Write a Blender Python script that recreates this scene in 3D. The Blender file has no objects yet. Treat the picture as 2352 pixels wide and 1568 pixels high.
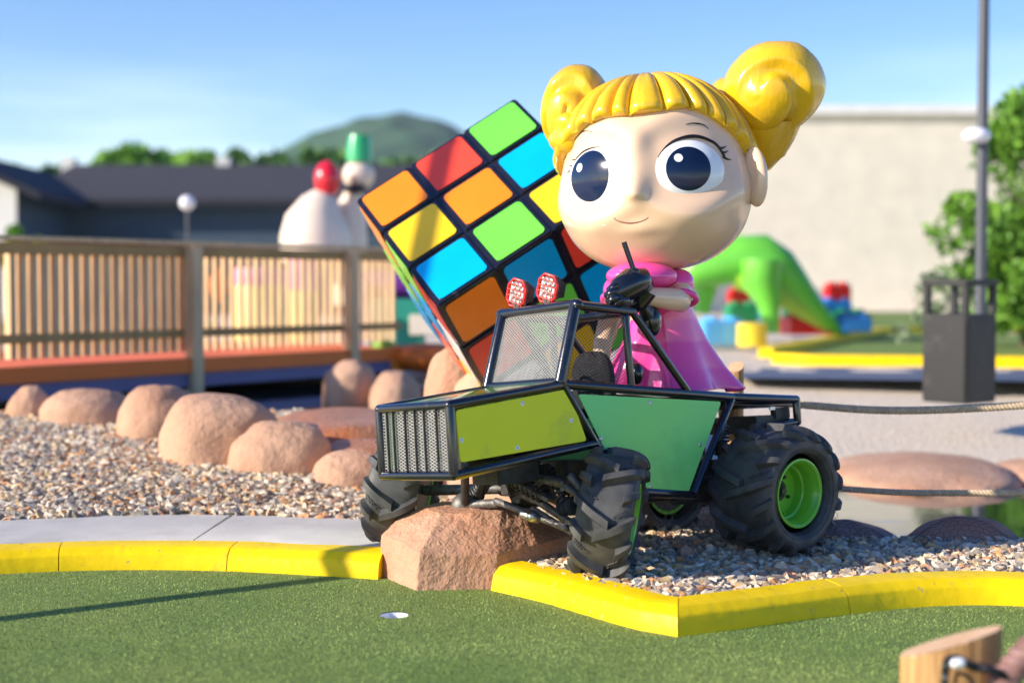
import bpy, bmesh, math, random
import numpy as np
from mathutils import Vector, Matrix, noise
R_ = math.radians
random.seed(7); rng = np.random.default_rng(7)
sc = bpy.context.scene
COL = sc.collection

# ---------------- camera ----------------
FP, CX, CY = 3397.0, 1176.0, 784.0
PITCH = math.atan(129/FP)
CAMP = Vector((0, 0, 1.157))
cam_d = bpy.data.cameras.new('camera'); cam = bpy.data.objects.new('camera', cam_d); COL.objects.link(cam)
cam.location = CAMP; cam.rotation_euler = (math.pi/2-PITCH, 0, 0)
cam_d.sensor_width = 36; cam_d.lens = 36*FP/2352
cam_d.clip_start = .1; cam_d.clip_end = 6000
cam_d.dof.use_dof = True; cam_d.dof.focus_distance = 5.75; cam_d.dof.aperture_fstop = 1.15
sc.camera = cam
# ---------------- sky and sun ----------------
SUN = Vector((-.94, -.342, 0)).normalized(); EL = R_(22)
S = Vector((SUN.x*math.cos(EL), SUN.y*math.cos(EL), math.sin(EL)))
w = bpy.data.worlds.new('World'); sc.world = w; w.use_nodes = True
nt = w.node_tree; nt.nodes.clear()
sky = nt.nodes.new('ShaderNodeTexSky'); sky.sky_type = 'NISHITA'; sky.sun_disc = False
sky.sun_elevation = EL; sky.sun_rotation = math.atan2(S.x, S.y); sky.air_density = 1.0; sky.dust_density = .35; sky.ozone_density = 2.2
bg = nt.nodes.new('ShaderNodeBackground'); bg.inputs[1].default_value = .15
wo = nt.nodes.new('ShaderNodeOutputWorld')
tc = nt.nodes.new('ShaderNodeTexCoord'); mp = nt.nodes.new('ShaderNodeMapping'); mp.inputs['Scale'].default_value = (1.2, 1.2, 9)
cn = nt.nodes.new('ShaderNodeTexNoise'); cn.inputs['Scale'].default_value = 2.2; cn.inputs['Detail'].default_value = 5
cr = nt.nodes.new('ShaderNodeValToRGB'); cr.color_ramp.elements[0].position = .44; cr.color_ramp.elements[1].position = .72
sx = nt.nodes.new('ShaderNodeSeparateXYZ'); mr = nt.nodes.new('ShaderNodeMapRange')
mr.inputs['From Min'].default_value = .16; mr.inputs['From Max'].default_value = .03; mr.inputs['To Min'].default_value = 0; mr.inputs['To Max'].default_value = 1
mu = nt.nodes.new('ShaderNodeMath'); mu.operation = 'MULTIPLY'
mx = nt.nodes.new('ShaderNodeMixRGB'); mx.inputs[2].default_value = (6.2, 7.0, 8.2, 1)
L = nt.links
L.new(tc.outputs['Generated'], mp.inputs[0]); L.new(mp.outputs[0], cn.inputs[0]); L.new(cn.outputs[0], cr.inputs[0])
L.new(tc.outputs['Generated'], sx.inputs[0]); L.new(sx.outputs[2], mr.inputs[0])
L.new(cr.outputs[0], mu.inputs[0]); L.new(mr.outputs[0], mu.inputs[1]); L.new(mu.outputs[0], mx.inputs[0])
hs = nt.nodes.new('ShaderNodeHueSaturation'); hs.inputs['Saturation'].default_value = 1.42; hs.inputs['Hue'].default_value = .520; hs.inputs['Value'].default_value = .80; L.new(sky.outputs[0], hs.inputs['Color']); L.new(hs.outputs[0], mx.inputs[1]); L.new(mx.outputs[0], bg.inputs[0]); L.new(bg.outputs[0], wo.inputs[0])
sd = bpy.data.lights.new('sun', 'SUN'); sd.energy = 4.15; sd.angle = R_(.55); sd.color = (1, .90, .77)
so = bpy.data.objects.new('sun', sd); COL.objects.link(so); so.rotation_euler = S.to_track_quat('Z', 'Y').to_euler()
vs = sc.view_settings; vs.view_transform = 'Standard'; vs.look = 'None'; vs.gamma = 1; vs.exposure = .90
sc.cycles.use_denoising = True; sc.cycles.max_bounces = 6

# ---------------- helpers ----------------
def ray(px, py):
    c, s = math.cos(PITCH), math.sin(PITCH); a = (px-CX)/FP; b = -(py-CY)/FP
    return Vector((a, c+b*s, -s+b*c))
def at(px, py, Y):
    d = ray(px, py); return CAMP + d*(Y/d.y)
def atz(px, py, z=0):
    d = ray(px, py); return CAMP + d*((z-CAMP.z)/d.z)
def onplane(px, py, P, n):
    d = ray(px, py); return CAMP + d*((P-CAMP).dot(n)/d.dot(n))
def tag(o, label=None, cat=None, group=None, kind=None):
    if label: o['label'] = label
    if cat: o['category'] = cat
    if group: o['group'] = group
    if kind: o['kind'] = kind
    return o
def empty(name, loc, label, cat, group=None, mtx=None):
    o = bpy.data.objects.new(name, None); o.empty_display_size = .1; COL.objects.link(o)
    if mtx is not None: o.matrix_world = mtx
    else: o.location = loc
    return tag(o, label, cat, group)
class MB:
    def __init__(s): s.v = []; s.f = []; s.m = []
    def add(s, vs, fs, m=0):
        n = len(s.v); s.v += [tuple(v) for v in vs]; s.f += [tuple(i+n for i in f) for f in fs]; s.m += [m]*len(fs); return s
    def box(s, c, size, ax=None, m=0, taper=1):
        c = Vector(c); X, Y, Z = ax or (Vector((1,0,0)), Vector((0,1,0)), Vector((0,0,1))); a, b, d = [k/2 for k in size]
        vs = []
        for k in (-1, 1):
            t = taper if k > 0 else 1
            for i, j in ((-1,-1),(1,-1),(1,1),(-1,1)): vs.append(c+X*(i*a*t)+Y*(j*b*t)+Z*(k*d))
        return s.add(vs, [(0,3,2,1),(4,5,6,7),(0,1,5,4),(1,2,6,5),(2,3,7,6),(3,0,4,7)], m)
    def tube(s, pts, r, seg=10, cap=True, m=0, closed=False):
        pts = [Vector(p) for p in pts]; n = len(pts); rs = r if isinstance(r, (list, tuple)) else [r]*n
        d0 = (pts[1]-pts[0]).normalized(); up = Vector((0,0,1)) if abs(d0.z) < .9 else Vector((1,0,0))
        u = d0.cross(up).normalized(); vs = []
        for i, p in enumerate(pts):
            if closed: d = (pts[(i+1) % n]-pts[i-1]).normalized()
            else: d = (pts[min(i+1, n-1)]-pts[max(i-1, 0)]).normalized()
            u = (u-d*u.dot(d)).normalized(); v = d.cross(u)
            for k in range(seg):
                a = 2*math.pi*k/seg; vs.append(p+(u*math.cos(a)+v*math.sin(a))*rs[i])
        fs = []
        for i in range(n if closed else n-1):
            for k in range(seg):
                j = (i+1) % n; fs.append((i*seg+k, i*seg+(k+1) % seg, j*seg+(k+1) % seg, j*seg+k))
        if cap and not closed:
            fs.append(tuple(range(seg-1, -1, -1))); fs.append(tuple((n-1)*seg+k for k in range(seg)))
        return s.add(vs, fs, m)
    def cap(s, p0, p1, r0, r1=None, seg=16, m=0, rings=5):
        """capsule with rounded ends"""
        r1 = r0 if r1 is None else r1; p0 = Vector(p0); p1 = Vector(p1); d = (p1-p0).normalized(); P = []; Rr = []
        for i in range(rings+1):
            a = math.pi/2*i/rings; P.append(p0-d*(r0*math.cos(a))); Rr.append(max(r0*math.sin(a), 1e-4))
        for i in range(rings+1):
            a = math.pi/2*i/rings; P.append(p1+d*(r1*math.sin(a))); Rr.append(max(r1*math.cos(a), 1e-4))
        return s.tube(P, Rr, seg, True, m)
    def grid(s, fn, nu, nv, cu=False, cv=False, m=0):
        vs = [fn(i/(nu if cu else nu-1), j/(nv if cv else nv-1)) for i in range(nu) for j in range(nv)]
        fs = []
        for i in range(nu if cu else nu-1):
            for j in range(nv if cv else nv-1):
                a, b = (i+1) % nu, (j+1) % nv; fs.append((i*nv+j, a*nv+j, a*nv+b, i*nv+b))
        return s.add(vs, fs, m)
    def ell(s, c, r, ax=None, nu=32, nv=20, m=0, fn=None, p=1):
        c = Vector(c); X, Y, Z = ax or (Vector((1,0,0)), Vector((0,1,0)), Vector((0,0,1)))
        def g(u, v):
            a = 2*math.pi*u; e = math.pi*(v-.5)*.9999; ce = abs(math.cos(e))**p; se = math.copysign(abs(math.sin(e))**p, e)
            k = fn(a, e) if fn else 1
            return c+(X*(r[0]*math.cos(a)*ce)+Y*(r[1]*math.sin(a)*ce)+Z*(r[2]*se))*k
        return s.grid(g, nu, nv, cu=True, m=m)
    def prism(s, poly, vec, m=0):
        n = len(poly); poly = [Vector(p) for p in poly]; vec = Vector(vec)
        return s.add(poly+[p+vec for p in poly], [tuple(range(n-1, -1, -1)), tuple(range(n, 2*n))]+[(i, (i+1) % n, n+(i+1) % n, n+i) for i in range(n)], m)
    def build(s, name, mats, parent=None, smooth=True, ang=38, bevel=0, sub=0, merge=0, disp=None):
        me = bpy.data.meshes.new(name); me.from_pydata(s.v, [], s.f); me.update()
        mats = mats if isinstance(mats, (list, tuple)) else [mats]
        for m in mats: me.materials.append(m)
        if any(s.m): me.polygons.foreach_set('material_index', s.m)
        bm = bmesh.new(); bm.from_mesh(me)
        if merge: bmesh.ops.remove_doubles(bm, verts=bm.verts, dist=merge)
        bmesh.ops.recalc_face_normals(bm, faces=bm.faces)
        if bevel:
            es = [e for e in bm.edges if len(e.link_faces) == 2 and e.calc_face_angle(0) > R_(40)]
            bmesh.ops.bevel(bm, geom=es, offset=bevel, segments=2, affect='EDGES', clamp_overlap=True)
        if sub: bmesh.ops.subdivide_edges(bm, edges=bm.edges, cuts=sub, use_grid_fill=True, smooth=.6)
        if disp:
            bm.normal_update(); nn = [v.normal.copy() for v in bm.verts]
            for v, n_ in zip(bm.verts, nn): v.co += n_*disp(v.co)
        for fc in bm.faces: fc.smooth = smooth
        if smooth:
            for e in bm.edges:
                if len(e.link_faces) == 2 and e.calc_face_angle(0) > R_(ang): e.smooth = False
        bm.to_mesh(me); bm.free()
        o = bpy.data.objects.new(name, me); COL.objects.link(o)
        if parent: o.parent = parent; o.matrix_parent_inverse = parent_inv(parent)
        return o
def wm(o):
    return o.matrix_basis if not o.parent else wm(o.parent) @ o.matrix_parent_inverse @ o.matrix_basis
def parent_inv(p): return wm(p).inverted()
def thing(mb, name, mats, label, cat, group=None, kind=None, **k):
    return tag(mb.build(name, mats, **k), label, cat, group, kind)

def mat(name, col, rough=.5, metal=0, var=.12, vs=4, bump=0, bs=60, coat=0, spec=.5, col2=None, detail=4, rv=0, stretch=None, island=0):
    m = bpy.data.materials.new(name); m.use_nodes = True; n = m.node_tree; N = n.nodes; P = N['Principled BSDF']; K = n.links
    P.inputs['Roughness'].default_value = rough; P.inputs['Metallic'].default_value = metal
    P.inputs['Coat Weight'].default_value = coat; P.inputs['Coat Roughness'].default_value = .06; P.inputs['Specular IOR Level'].default_value = spec
    t = N.new('ShaderNodeTexCoord'); src = t.outputs['Object']
    if stretch:
        q = N.new('ShaderNodeMapping'); q.inputs['Scale'].default_value = stretch; K.new(src, q.inputs[0]); src = q.outputs[0]
    a = N.new('ShaderNodeTexNoise'); a.inputs['Scale'].default_value = vs; a.inputs['Detail'].default_value = detail; K.new(src, a.inputs[0])
    r = N.new('ShaderNodeValToRGB'); r.color_ramp.elements[0].position = .3; r.color_ramp.elements[1].position = .7
    c2 = col2 or tuple(min(1, c*(1+var)) for c in col); c1 = col if col2 else tuple(c*(1-var) for c in col)
    r.color_ramp.elements[0].color = (*c1, 1); r.color_ramp.elements[1].color = (*c2, 1)
    K.new(a.outputs[0], r.inputs[0]); out = r.outputs[0]
    if island:
        g = N.new('ShaderNodeNewGeometry'); h = N.new('ShaderNodeHueSaturation'); mr = N.new('ShaderNodeMapRange')
        mr.inputs['To Min'].default_value = 1-island; mr.inputs['To Max'].default_value = 1+island
        K.new(g.outputs['Random Per Island'], mr.inputs[0]); K.new(mr.outputs[0], h.inputs['Value']); K.new(out, h.inputs['Color']); out = h.outputs[0]
    K.new(out, P.inputs['Base Color'])
    if rv:
        z = N.new('ShaderNodeMapRange'); z.inputs['To Min'].default_value = rough-rv; z.inputs['To Max'].default_value = rough+rv
        a2 = N.new('ShaderNodeTexNoise'); a2.inputs['Scale'].default_value = vs*3; K.new(src, a2.inputs[0]); K.new(a2.outputs[0], z.inputs[0]); K.new(z.outputs[0], P.inputs['Roughness'])
    if bump:
        b = N.new('ShaderNodeTexNoise'); b.inputs['Scale'].default_value = bs; b.inputs['Detail'].default_value = 6; K.new(src, b.inputs[0])
        u = N.new('ShaderNodeBump'); u.inputs['Strength'].default_value = 1; u.inputs['Distance'].default_value = bump
        K.new(b.outputs[0], u.inputs['Height']); K.new(u.outputs[0], P.inputs['Normal'])
    m['P'] = 1
    return m
def wear(m, col, scale=6, lo=.58, hi=.7, amt=.5, detail=8):
    N = m.node_tree.nodes; K = m.node_tree.links; P = N['Principled BSDF']; t = [x for x in N if x.type == 'TEX_COORD'][0]
    a = N.new('ShaderNodeTexNoise'); a.inputs['Scale'].default_value = scale; a.inputs['Detail'].default_value = detail; a.inputs['Roughness'].default_value = .65
    r = N.new('ShaderNodeMapRange'); r.inputs['From Min'].default_value = lo; r.inputs['From Max'].default_value = hi; r.inputs['To Max'].default_value = amt
    x = N.new('ShaderNodeMixRGB'); x.inputs[2].default_value = (*col, 1); src = P.inputs['Base Color'].links[0].from_socket
    K.new(t.outputs['Object'], a.inputs[0]); K.new(a.outputs[0], r.inputs[0]); K.new(r.outputs[0], x.inputs[0]); K.new(src, x.inputs[1]); K.new(x.outputs[0], P.inputs['Base Color'])
def fb(p, o=4): return noise.fractal(p, 1.0, 2.0, o)

M = {}
M['yellow'] = mat('yellow_paint', (.93, .63, .004), .45, var=.07, vs=9, bump=.0025, bs=22, spec=.18, rv=.1)
M['concrete'] = mat('concrete', (.54, .51, .455), .85, var=.12, vs=6, bump=.0015, bs=90)
M['soil'] = mat('soil', (.36, .31, .25), .95, var=.25, vs=8, bump=.01, bs=30)
M['wood'] = mat('wood', (.60, .42, .23), .8, var=.2, vs=4, stretch=(6, 6, .6), bump=.003, bs=12, island=.18)
M['wood_dark'] = mat('wood_brown', (.42, .25, .09), .8, var=.2, vs=3, bump=.003, bs=12)  # darker brown than the other timber, for the rails
M['black'] = mat('black_gloss_paint', (.008, .009, .013), .22, var=.2, vs=10, coat=.6, bump=.0004, bs=120, rv=.08)
M['rubber'] = mat('tyre_rubber', (.036, .037, .037), .6, var=.3, vs=14, bump=.0006, bs=160, col2=(.085, .083, .078), rv=.1)
M['rim'] = mat('lime_rim_paint', (.17, .52, .035), .3, var=.05, coat=.4)
M['lime'] = mat('lime_panel', (.80, .80, .004), .35, var=.03, vs=2, spec=.3)
M['green_panel'] = mat('green_panel', (.17, .74, .25), .35, var=.03, vs=1.3, detail=1, spec=.3, col2=(.30, .74, .10))
M['steel'] = mat('bare_steel', (.55, .54, .52), .35, metal=.9, var=.1, vs=30)
M['mesh'] = mat('galvanised_mesh', (.72, .71, .67), .45, metal=.25, var=.1, vs=30)
M['mesh_dark'] = mat('black_mesh', (.02, .02, .02), .35, var=.1, vs=30)
M['dark'] = mat('dark_metal', (.035, .034, .033), .5, metal=.3, var=.3, vs=30, bump=.0006, bs=120, col2=(.07, .065, .06))
M['grimy'] = mat('grimy_metal', (.16, .15, .14), .55, metal=.5, var=.4, vs=40, bump=.001, bs=150)
M['skin'] = mat('skin_enamel', (.84, .57, .37), .22, var=.03, vs=2, coat=.5)
M['hair'] = mat('yellow_hair_enamel', (.80, .47, .012), .26, var=.10, vs=5, coat=.45, bump=.0018, bs=26, stretch=(2.2, 2.2, .5), rv=.07)
M['pink'] = mat('pink_enamel', (.92, .07, .36), .2, var=.03, vs=3, coat=.6)
M['white'] = mat('white_enamel', (.82, .83, .84), .2, var=.02, coat=.5)
M['pupil'] = mat('dark_blue_enamel', (.006, .014, .045), .14, var=.4, vs=3, coat=.15, spec=.4)
M['ink'] = mat('black_line_paint', (.012, .010, .012), .3, var=.1)
M['mouth'] = mat('mouth_line', (.35, .13, .10), .4, var=.1)
M['cube'] = mat('cube_black', (.012, .012, .018), .2, var=.2, coat=.5, rv=.05, vs=8)

wear(M['yellow'], (.42, .30, .05), 7, .60, .72, .45); wear(M['yellow'], (.30, .25, .18), 38, .66, .70, .6, 3)
wear(M['concrete'], (.32, .30, .27), 3, .52, .7, .5); wear(M['lime'], (.30, .34, .10), 5, .58, .75, .35); wear(M['green_panel'], (.10, .36, .10), 4, .55, .75, .4)
wear(M['cube'], (.10, .095, .09), 14, .62, .72, .5); wear(M['black'], (.07, .065, .06), 22, .62, .72, .5); wear(M['rubber'], (.16, .145, .12), 9, .56, .74, .5)
wear(M['hair'], (.50, .28, .02), 12, .62, .78, .3); wear(M['pink'], (.55, .03, .18), 7, .6, .78, .3); wear(M['skin'], (.70, .42, .30), 5, .6, .8, .25)
# ---------------- special materials ----------------
def N_(m): return m.node_tree.nodes, m.node_tree.links, m.node_tree.nodes['Principled BSDF']
def rockmat(name, c1, c2, c3=(.42, .13, .05), wet=.9):
    m = mat(name, c1, wet, col2=c2, vs=3.0, bump=.012, bs=26, detail=8); n, k, P = N_(m)
    t = [x for x in n if x.type == 'TEX_COORD'][0]; a = n.new('ShaderNodeTexNoise'); a.inputs['Scale'].default_value = 2.1; a.inputs['Detail'].default_value = 6
    r = n.new('ShaderNodeValToRGB'); r.color_ramp.elements[0].position = .5; r.color_ramp.elements[1].position = .68
    r.color_ramp.elements[1].color = (.75, .75, .75, 1)
    x = n.new('ShaderNodeMixRGB'); x.inputs[2].default_value = (*c3, 1); src = P.inputs['Base Color'].links[0].from_socket
    g = n.new('ShaderNodeTexVoronoi'); g.inputs['Scale'].default_value = 160; sp = n.new('ShaderNodeMixRGB'); sp.blend_type = 'MULTIPLY'; sp.inputs[0].default_value = .10
    k.new(t.outputs['Object'], a.inputs[0]); k.new(a.outputs[0], r.inputs[0]); k.new(r.outputs[0], x.inputs[0]); k.new(src, x.inputs[1])
    k.new(t.outputs['Object'], g.inputs[0]); k.new(x.outputs[0], sp.inputs[1]); k.new(g.outputs['Color'], sp.inputs[2]); k.new(sp.outputs[0], P.inputs['Base Color'])
    b = [x for x in n if x.type == 'BUMP'][0]; b2 = n.new('ShaderNodeBump'); b2.inputs['Distance'].default_value = .004
    f = n.new('ShaderNodeTexNoise'); f.inputs['Scale'].default_value = 110; f.inputs['Detail'].default_value = 4
    k.new(t.outputs['Object'], f.inputs[0]); k.new(f.outputs[0], b2.inputs['Height']); k.new(b.outputs[0], b2.inputs['Normal']); k.new(b2.outputs[0], P.inputs['Normal'])
    return m
M['rock'] = rockmat('painted_rock', (.50, .28, .17), (.61, .37, .24), (.46, .23, .13))
M['rock2'] = rockmat('brown_rock', (.50, .26, .155), (.62, .37, .24), (.48, .20, .10))
M['rock_wet'] = rockmat('wet_rock', (.42, .18, .08), (.55, .25, .10), (.45, .13, .03), .3)
M['rock_shaded'] = rockmat('shade_toned_rock', (.30, .17, .13), (.38, .22, .16))  # darker copy of the rock colours, with the netted rocks' shade put in
def turfmat(name):
    m = mat(name, (.07, .13, .035), .9, spec=.15, vs=190, detail=3, col2=(.37, .46, .15)); n, k, P = N_(m)
    t = [x for x in n if x.type == 'TEX_COORD'][0]
    a = n.new('ShaderNodeTexNoise'); a.inputs['Scale'].default_value = 1.3; a.inputs['Detail'].default_value = 5
    r = n.new('ShaderNodeValToRGB'); r.color_ramp.elements[0].position = .35; r.color_ramp.elements[1].position = .7
    r.color_ramp.elements[0].color = (.80, .88, .75, 1); r.color_ramp.elements[1].color = (1.05, 1.0, .85, 1)
    x = n.new('ShaderNodeMixRGB'); x.blend_type = 'MULTIPLY'; x.inputs[0].default_value = 1; src = P.inputs['Base Color'].links[0].from_socket
    k.new(t.outputs['Object'], a.inputs[0]); k.new(a.outputs[0], r.inputs[0]); k.new(src, x.inputs[1]); k.new(r.outputs[0], x.inputs[2]); k.new(x.outputs[0], P.inputs['Base Color'])
    v = n.new('ShaderNodeTexNoise'); v.inputs['Scale'].default_value = 230; v.inputs['Detail'].default_value = 2; b = n.new('ShaderNodeBump'); b.inputs['Distance'].default_value = .006; b.inputs['Strength'].default_value = .9
    k.new(t.outputs['Object'], v.inputs[0]); k.new(v.outputs[0], b.inputs['Height']); k.new(b.outputs[0], P.inputs['Normal'])
    return m
M['turf'] = turfmat('artificial_turf')
def stonemat():
    m = mat('gravel_stone', (.4, .35, .3), .85, vs=60, bump=.002, bs=120, var=.15); n, k, P = N_(m)
    g = n.new('ShaderNodeNewGeometry'); r = n.new('ShaderNodeValToRGB'); e = r.color_ramp; e.interpolation = 'CONSTANT'
    cols = [(.62,.55,.44), (.36,.31,.25), (.66,.62,.54), (.46,.36,.22), (.24,.23,.21), (.74,.70,.63), (.55,.30,.15), (.46,.43,.38), (.66,.52,.34), (.36,.24,.19), (.58,.54,.49), (.28,.27,.27)]
    cols = [(r_*1.06, g_*.98, b_*.86) for r_, g_, b_ in cols]; e.elements[0].color = (*cols[0], 1); e.elements[0].position = 0; e.elements[1].color = (*cols[1], 1); e.elements[1].position = 1/12
    for i in range(2, 12): q = e.elements.new(i/12); q.color = (*cols[i], 1)
    x = n.new('ShaderNodeMixRGB'); x.blend_type = 'MULTIPLY'; x.inputs[0].default_value = .75; src = P.inputs['Base Color'].links[0].from_socket
    a = [q for q in n if q.type == 'VALTORGB'][0]; a.color_ramp.elements[0].color = (.75, .72, .68, 1); a.color_ramp.elements[1].color = (1.15, 1.12, 1.1, 1)
    k.new(g.outputs['Random Per Island'], r.inputs[0]); k.new(r.outputs[0], x.inputs[1]); k.new(src, x.inputs[2]); k.new(x.outputs[0], P.inputs['Base Color'])
    return m
M['stone'] = stonemat()
def watermat():
    m = mat('pond_water', (.03, .05, .04), .04, var=.2, vs=2); n, k, P = N_(m); P.inputs['IOR'].default_value = 1.33; P.inputs['Specular IOR Level'].default_value = 1.0; P.inputs['Coat Weight'].default_value = .8
    t = [x for x in n if x.type == 'TEX_COORD'][0]; v = n.new('ShaderNodeTexNoise'); v.inputs['Scale'].default_value = 3; v.inputs['Detail'].default_value = 3
    b = n.new('ShaderNodeBump'); b.inputs['Distance'].default_value = .004; k.new(t.outputs['Object'], v.inputs[0]); k.new(v.outputs[0], b.inputs['Height']); k.new(b.outputs[0], P.inputs['Normal'])
    return m
M['water'] = watermat()
def groundmat():
    m = mat('far_gravel', (.62, .50, .36), .9, col2=(.80, .68, .51), vs=28, bump=.02, bs=30); return m
M['ground'] = groundmat()
for nm, c, ro in (('orange_paint', (.86, .17, .012), .5), ('fascia', (.16, .14, .27), .6), ('red_plastic', (.62, .02, .02), .3), ('blue_plastic', (.03, .22, .62), .3),
        ('sky_plastic', (.10, .45, .80), .3), ('yellow_plastic', (.85, .60, .03), .3), ('green_plastic', (.02, .30, .12), .3), ('teal', (.02, .30, .21), .4),
        ('purple', (.16, .02, .28), .4), ('pale_pink', (.80, .30, .50), .5), ('pale_yellow', (.85, .70, .22), .5), ('aqua', (.30, .62, .62), .5), ('cream', (.80, .66, .52), .5),
        ('red_shell', (.70, .015, .03), .25), ('green_shell', (.03, .42, .14), .3), ('dino_green', (.16, .58, .05), .35), ('dino_belly', (.42, .62, .06), .4),
        ('slate_wall', (.045, .075, .11), .8), ('roof_brown', (.040, .035, .040), .9), ('roof_dark', (.018, .019, .026), .9), ('wall_white', (.68, .67, .62), .8),
        ('beige_wall', (.74, .67, .54), .8), ('trim_white', (.78, .77, .74), .6), ('bin', (.009, .009, .010), .5), ('pole', (.075, .08, .095), .5), ('lamp', (.8, .8, .82), .3),
        ('stick_orange', (.95, .24, .003), .22), ('stick_red', (.90, .07, .03), .22), ('stick_green', (.16, .72, .06), .22), ('stick_blue', (.0, .42, .88), .22), ('stick_yellow', (.95, .58, .008), .22), ('stick_white', (.8, .8, .8), .22),
        ('light_red', (.75, .02, .015), .35), ('net', (.02, .02, .02), .6), ('blue_dark', (.02, .12, .45), .4)):
    M[nm] = mat(nm, c, ro, var=.07, vs=1.5 if ro > .45 else 3, coat=.3 if ro < .4 else 0)
def leafmat(name, c1, c2):
    m = mat(name, c1, .6, col2=c2, vs=1.2, island=.35); P = N_(m)[2]; P.inputs['Subsurface Weight'].default_value = 0; P.inputs['Transmission Weight'].default_value = 0
    return m
M['leaf'] = leafmat('leaves', (.07, .20, .012), (.18, .36, .03))
M['leaf_far'] = leafmat('far_leaves', (.12, .30, .02), (.26, .48, .05))
M['leaf_mid'] = leafmat('darker_leaves', (.05, .15, .02), (.12, .26, .05))
M['leaf_grey'] = leafmat('grey_leaves', (.16, .22, .10), (.28, .34, .20))
M['bark'] = mat('bark', (.12, .09, .06), .9, bump=.01, bs=20)
M['hill'] = mat('hill_forest', (.02, .07, .035), .95, col2=(.06, .14, .05), vs=.05, bump=3, bs=.06)
M['rope'] = mat('manila_rope', (.52, .40, .26), .9, var=.2, vs=40, bump=.002, bs=200)
M['rope_black'] = mat('black_tarred_rope', (.012, .012, .014), .4, var=.3, vs=40, bump=.003, bs=90)
M['rope_brown'] = mat('brown_rope', (.16, .075, .065), .6, var=.4, vs=30, bump=.003, bs=90, col2=(.32, .18, .16))
def postmat():
    m = mat('split_log_wood', (.38, .18, .055), .65, col2=(.60, .35, .14), vs=7, stretch=(9, 9, .8), bump=.006, bs=9); return m
M['log'] = postmat(); M['log_cut'] = mat('cut_log_end', (.62, .38, .20), .7, col2=(.70, .46, .27), vs=20, bump=.001)

# ---------------- kerb line, ground and terrain ----------------
KL = [atz(x, y) for x, y in ((-1300, 1402), (-900, 1372), (-500, 1346), (-150, 1326), (125, 1312), (320, 1308), (519, 1311), (700, 1320), (868, 1330))]
KR = [atz(x, y) for x, y in ((1128, 1355), (1254, 1385), (1442, 1440), (1558, 1462))]
KR2 = [atz(x, y) for x, y in ((1558, 1462), (1715, 1442), (1954, 1410), (2142, 1392), (2352, 1392), (2700, 1420))]
allk = sorted([(p.x, p.y) for p in KL+KR+KR2[1:]]); KXs = np.array([k[0] for k in allk]); KYs = np.array([k[1] for k in allk])
def ky(x): return float(np.interp(x, KXs, KYs))
def smooth_path(P, n=8):
    out = []
    for i in range(len(P)-1):
        p0, p1, p2, p3 = P[max(i-1, 0)], P[i], P[i+1], P[min(i+2, len(P)-1)]
        for k in range(n):
            t = k/n; out.append(.5*((2*p1)+(p2-p0)*t+(2*p0-5*p1+4*p2-p3)*t*t+(3*p1-p0-3*p2+p3)*t**3))
    return out+[P[-1].copy()]
def off_path(P, d, end0=None, end1=None):
    """offset points to the left of travel (away from the green) by d"""
    out = []
    for i, p in enumerate(P):
        t = (P[min(i+1, len(P)-1)]-P[max(i-1, 0)]); t.z = 0; t.normalize()
        if i == 0 and end0: t = None; nn = end0
        elif i == len(P)-1 and end1: t = None; nn = end1
        else: nn = Vector((-t.y, t.x, 0))
        out.append(p+nn*d)
    return out
PROF = [(0, -.03), (.0, .0), (.014, .056), (.017, .062), (.022, .067), (.044, .086), (.050, .089), (.10, .095), (.146, .098), (.154, .094), (.156, .08), (.156, -.05)]
def sweep(P, prof, e0=None, e1=None, wob=0):
    mb = MB(); rows = [[q+Vector((0, 0, z)) for q in off_path(P, d, e0, e1)] for d, z in prof]; n = len(P); m = len(prof)
    vs = [rows[j][i] + (Vector((0, 0, 1))*wob*noise.noise(rows[j][i]*4)+Vector((noise.noise(rows[j][i]*3.3), noise.noise(rows[j][i]*3.1+Vector((9, 1, 2))), 0))*wob) for i in range(n) for j in range(m)]
    fs = [(i*m+j, (i+1)*m+j, (i+1)*m+j+1, i*m+j+1) for i in range(n-1) for j in range(m-1)]
    fs += [tuple(range(m)), tuple(range((n-1)*m, n*m))]
    return mb.add(vs, fs)
def trim(P, a=.002, b=.002):
    Q = [p.copy() for p in P]; Q[0] += (Q[1]-Q[0]).normalized()*a; Q[-1] += (Q[-2]-Q[-1]).normalized()*b; return Q
kerbL = empty('yellow_kerb', KL[4], 'yellow painted concrete kerb left of the front boulder, curving past a bare concrete strip', 'kerb', 'yellow kerbs round the near green')
LP = smooth_path(KL)
def seg(P, x0, x1):
    Q = [p for p in P if x0 < p.x < x1]
    def ip(x):
        for a, b in zip(P, P[1:]):
            if a.x <= x <= b.x: return a.lerp(b, (x-a.x)/(b.x-a.x))
        return P[0] if x <= P[0].x else P[-1]
    return [ip(x0).copy()]+Q+[ip(x1).copy()]
j1 = atz(135, 1312).x; j2 = atz(519, 1311).x
for x0, x1 in ((KL[0].x, j1), (j1, j2), (j2, KL[-1].x)):
    sweep(trim(seg(LP, x0, x1)), PROF, wob=.005).build('kerb_segment', M['yellow'], kerbL, ang=24)
kerbR = empty('yellow_kerb', KR[-1], 'yellow painted concrete kerb right of the front boulder, with a sharp corner pointing at the camera', 'kerb', 'yellow kerbs round the near green')
RP = [p for p in smooth_path(KR, 10) if (p-KR[-1]).length > .10 or p is KR[-1]]; RP[-1] = KR[-1].copy(); dA = (KR[-1]-KR[-2]).normalized(); dB = (KR2[1]-KR2[0]).normalized()
nA = Vector((-dA.y, dA.x, 0)); nB = Vector((-dB.y, dB.x, 0)); mit = (nA+nB).normalized(); mit = mit/mit.dot(nA)
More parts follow.
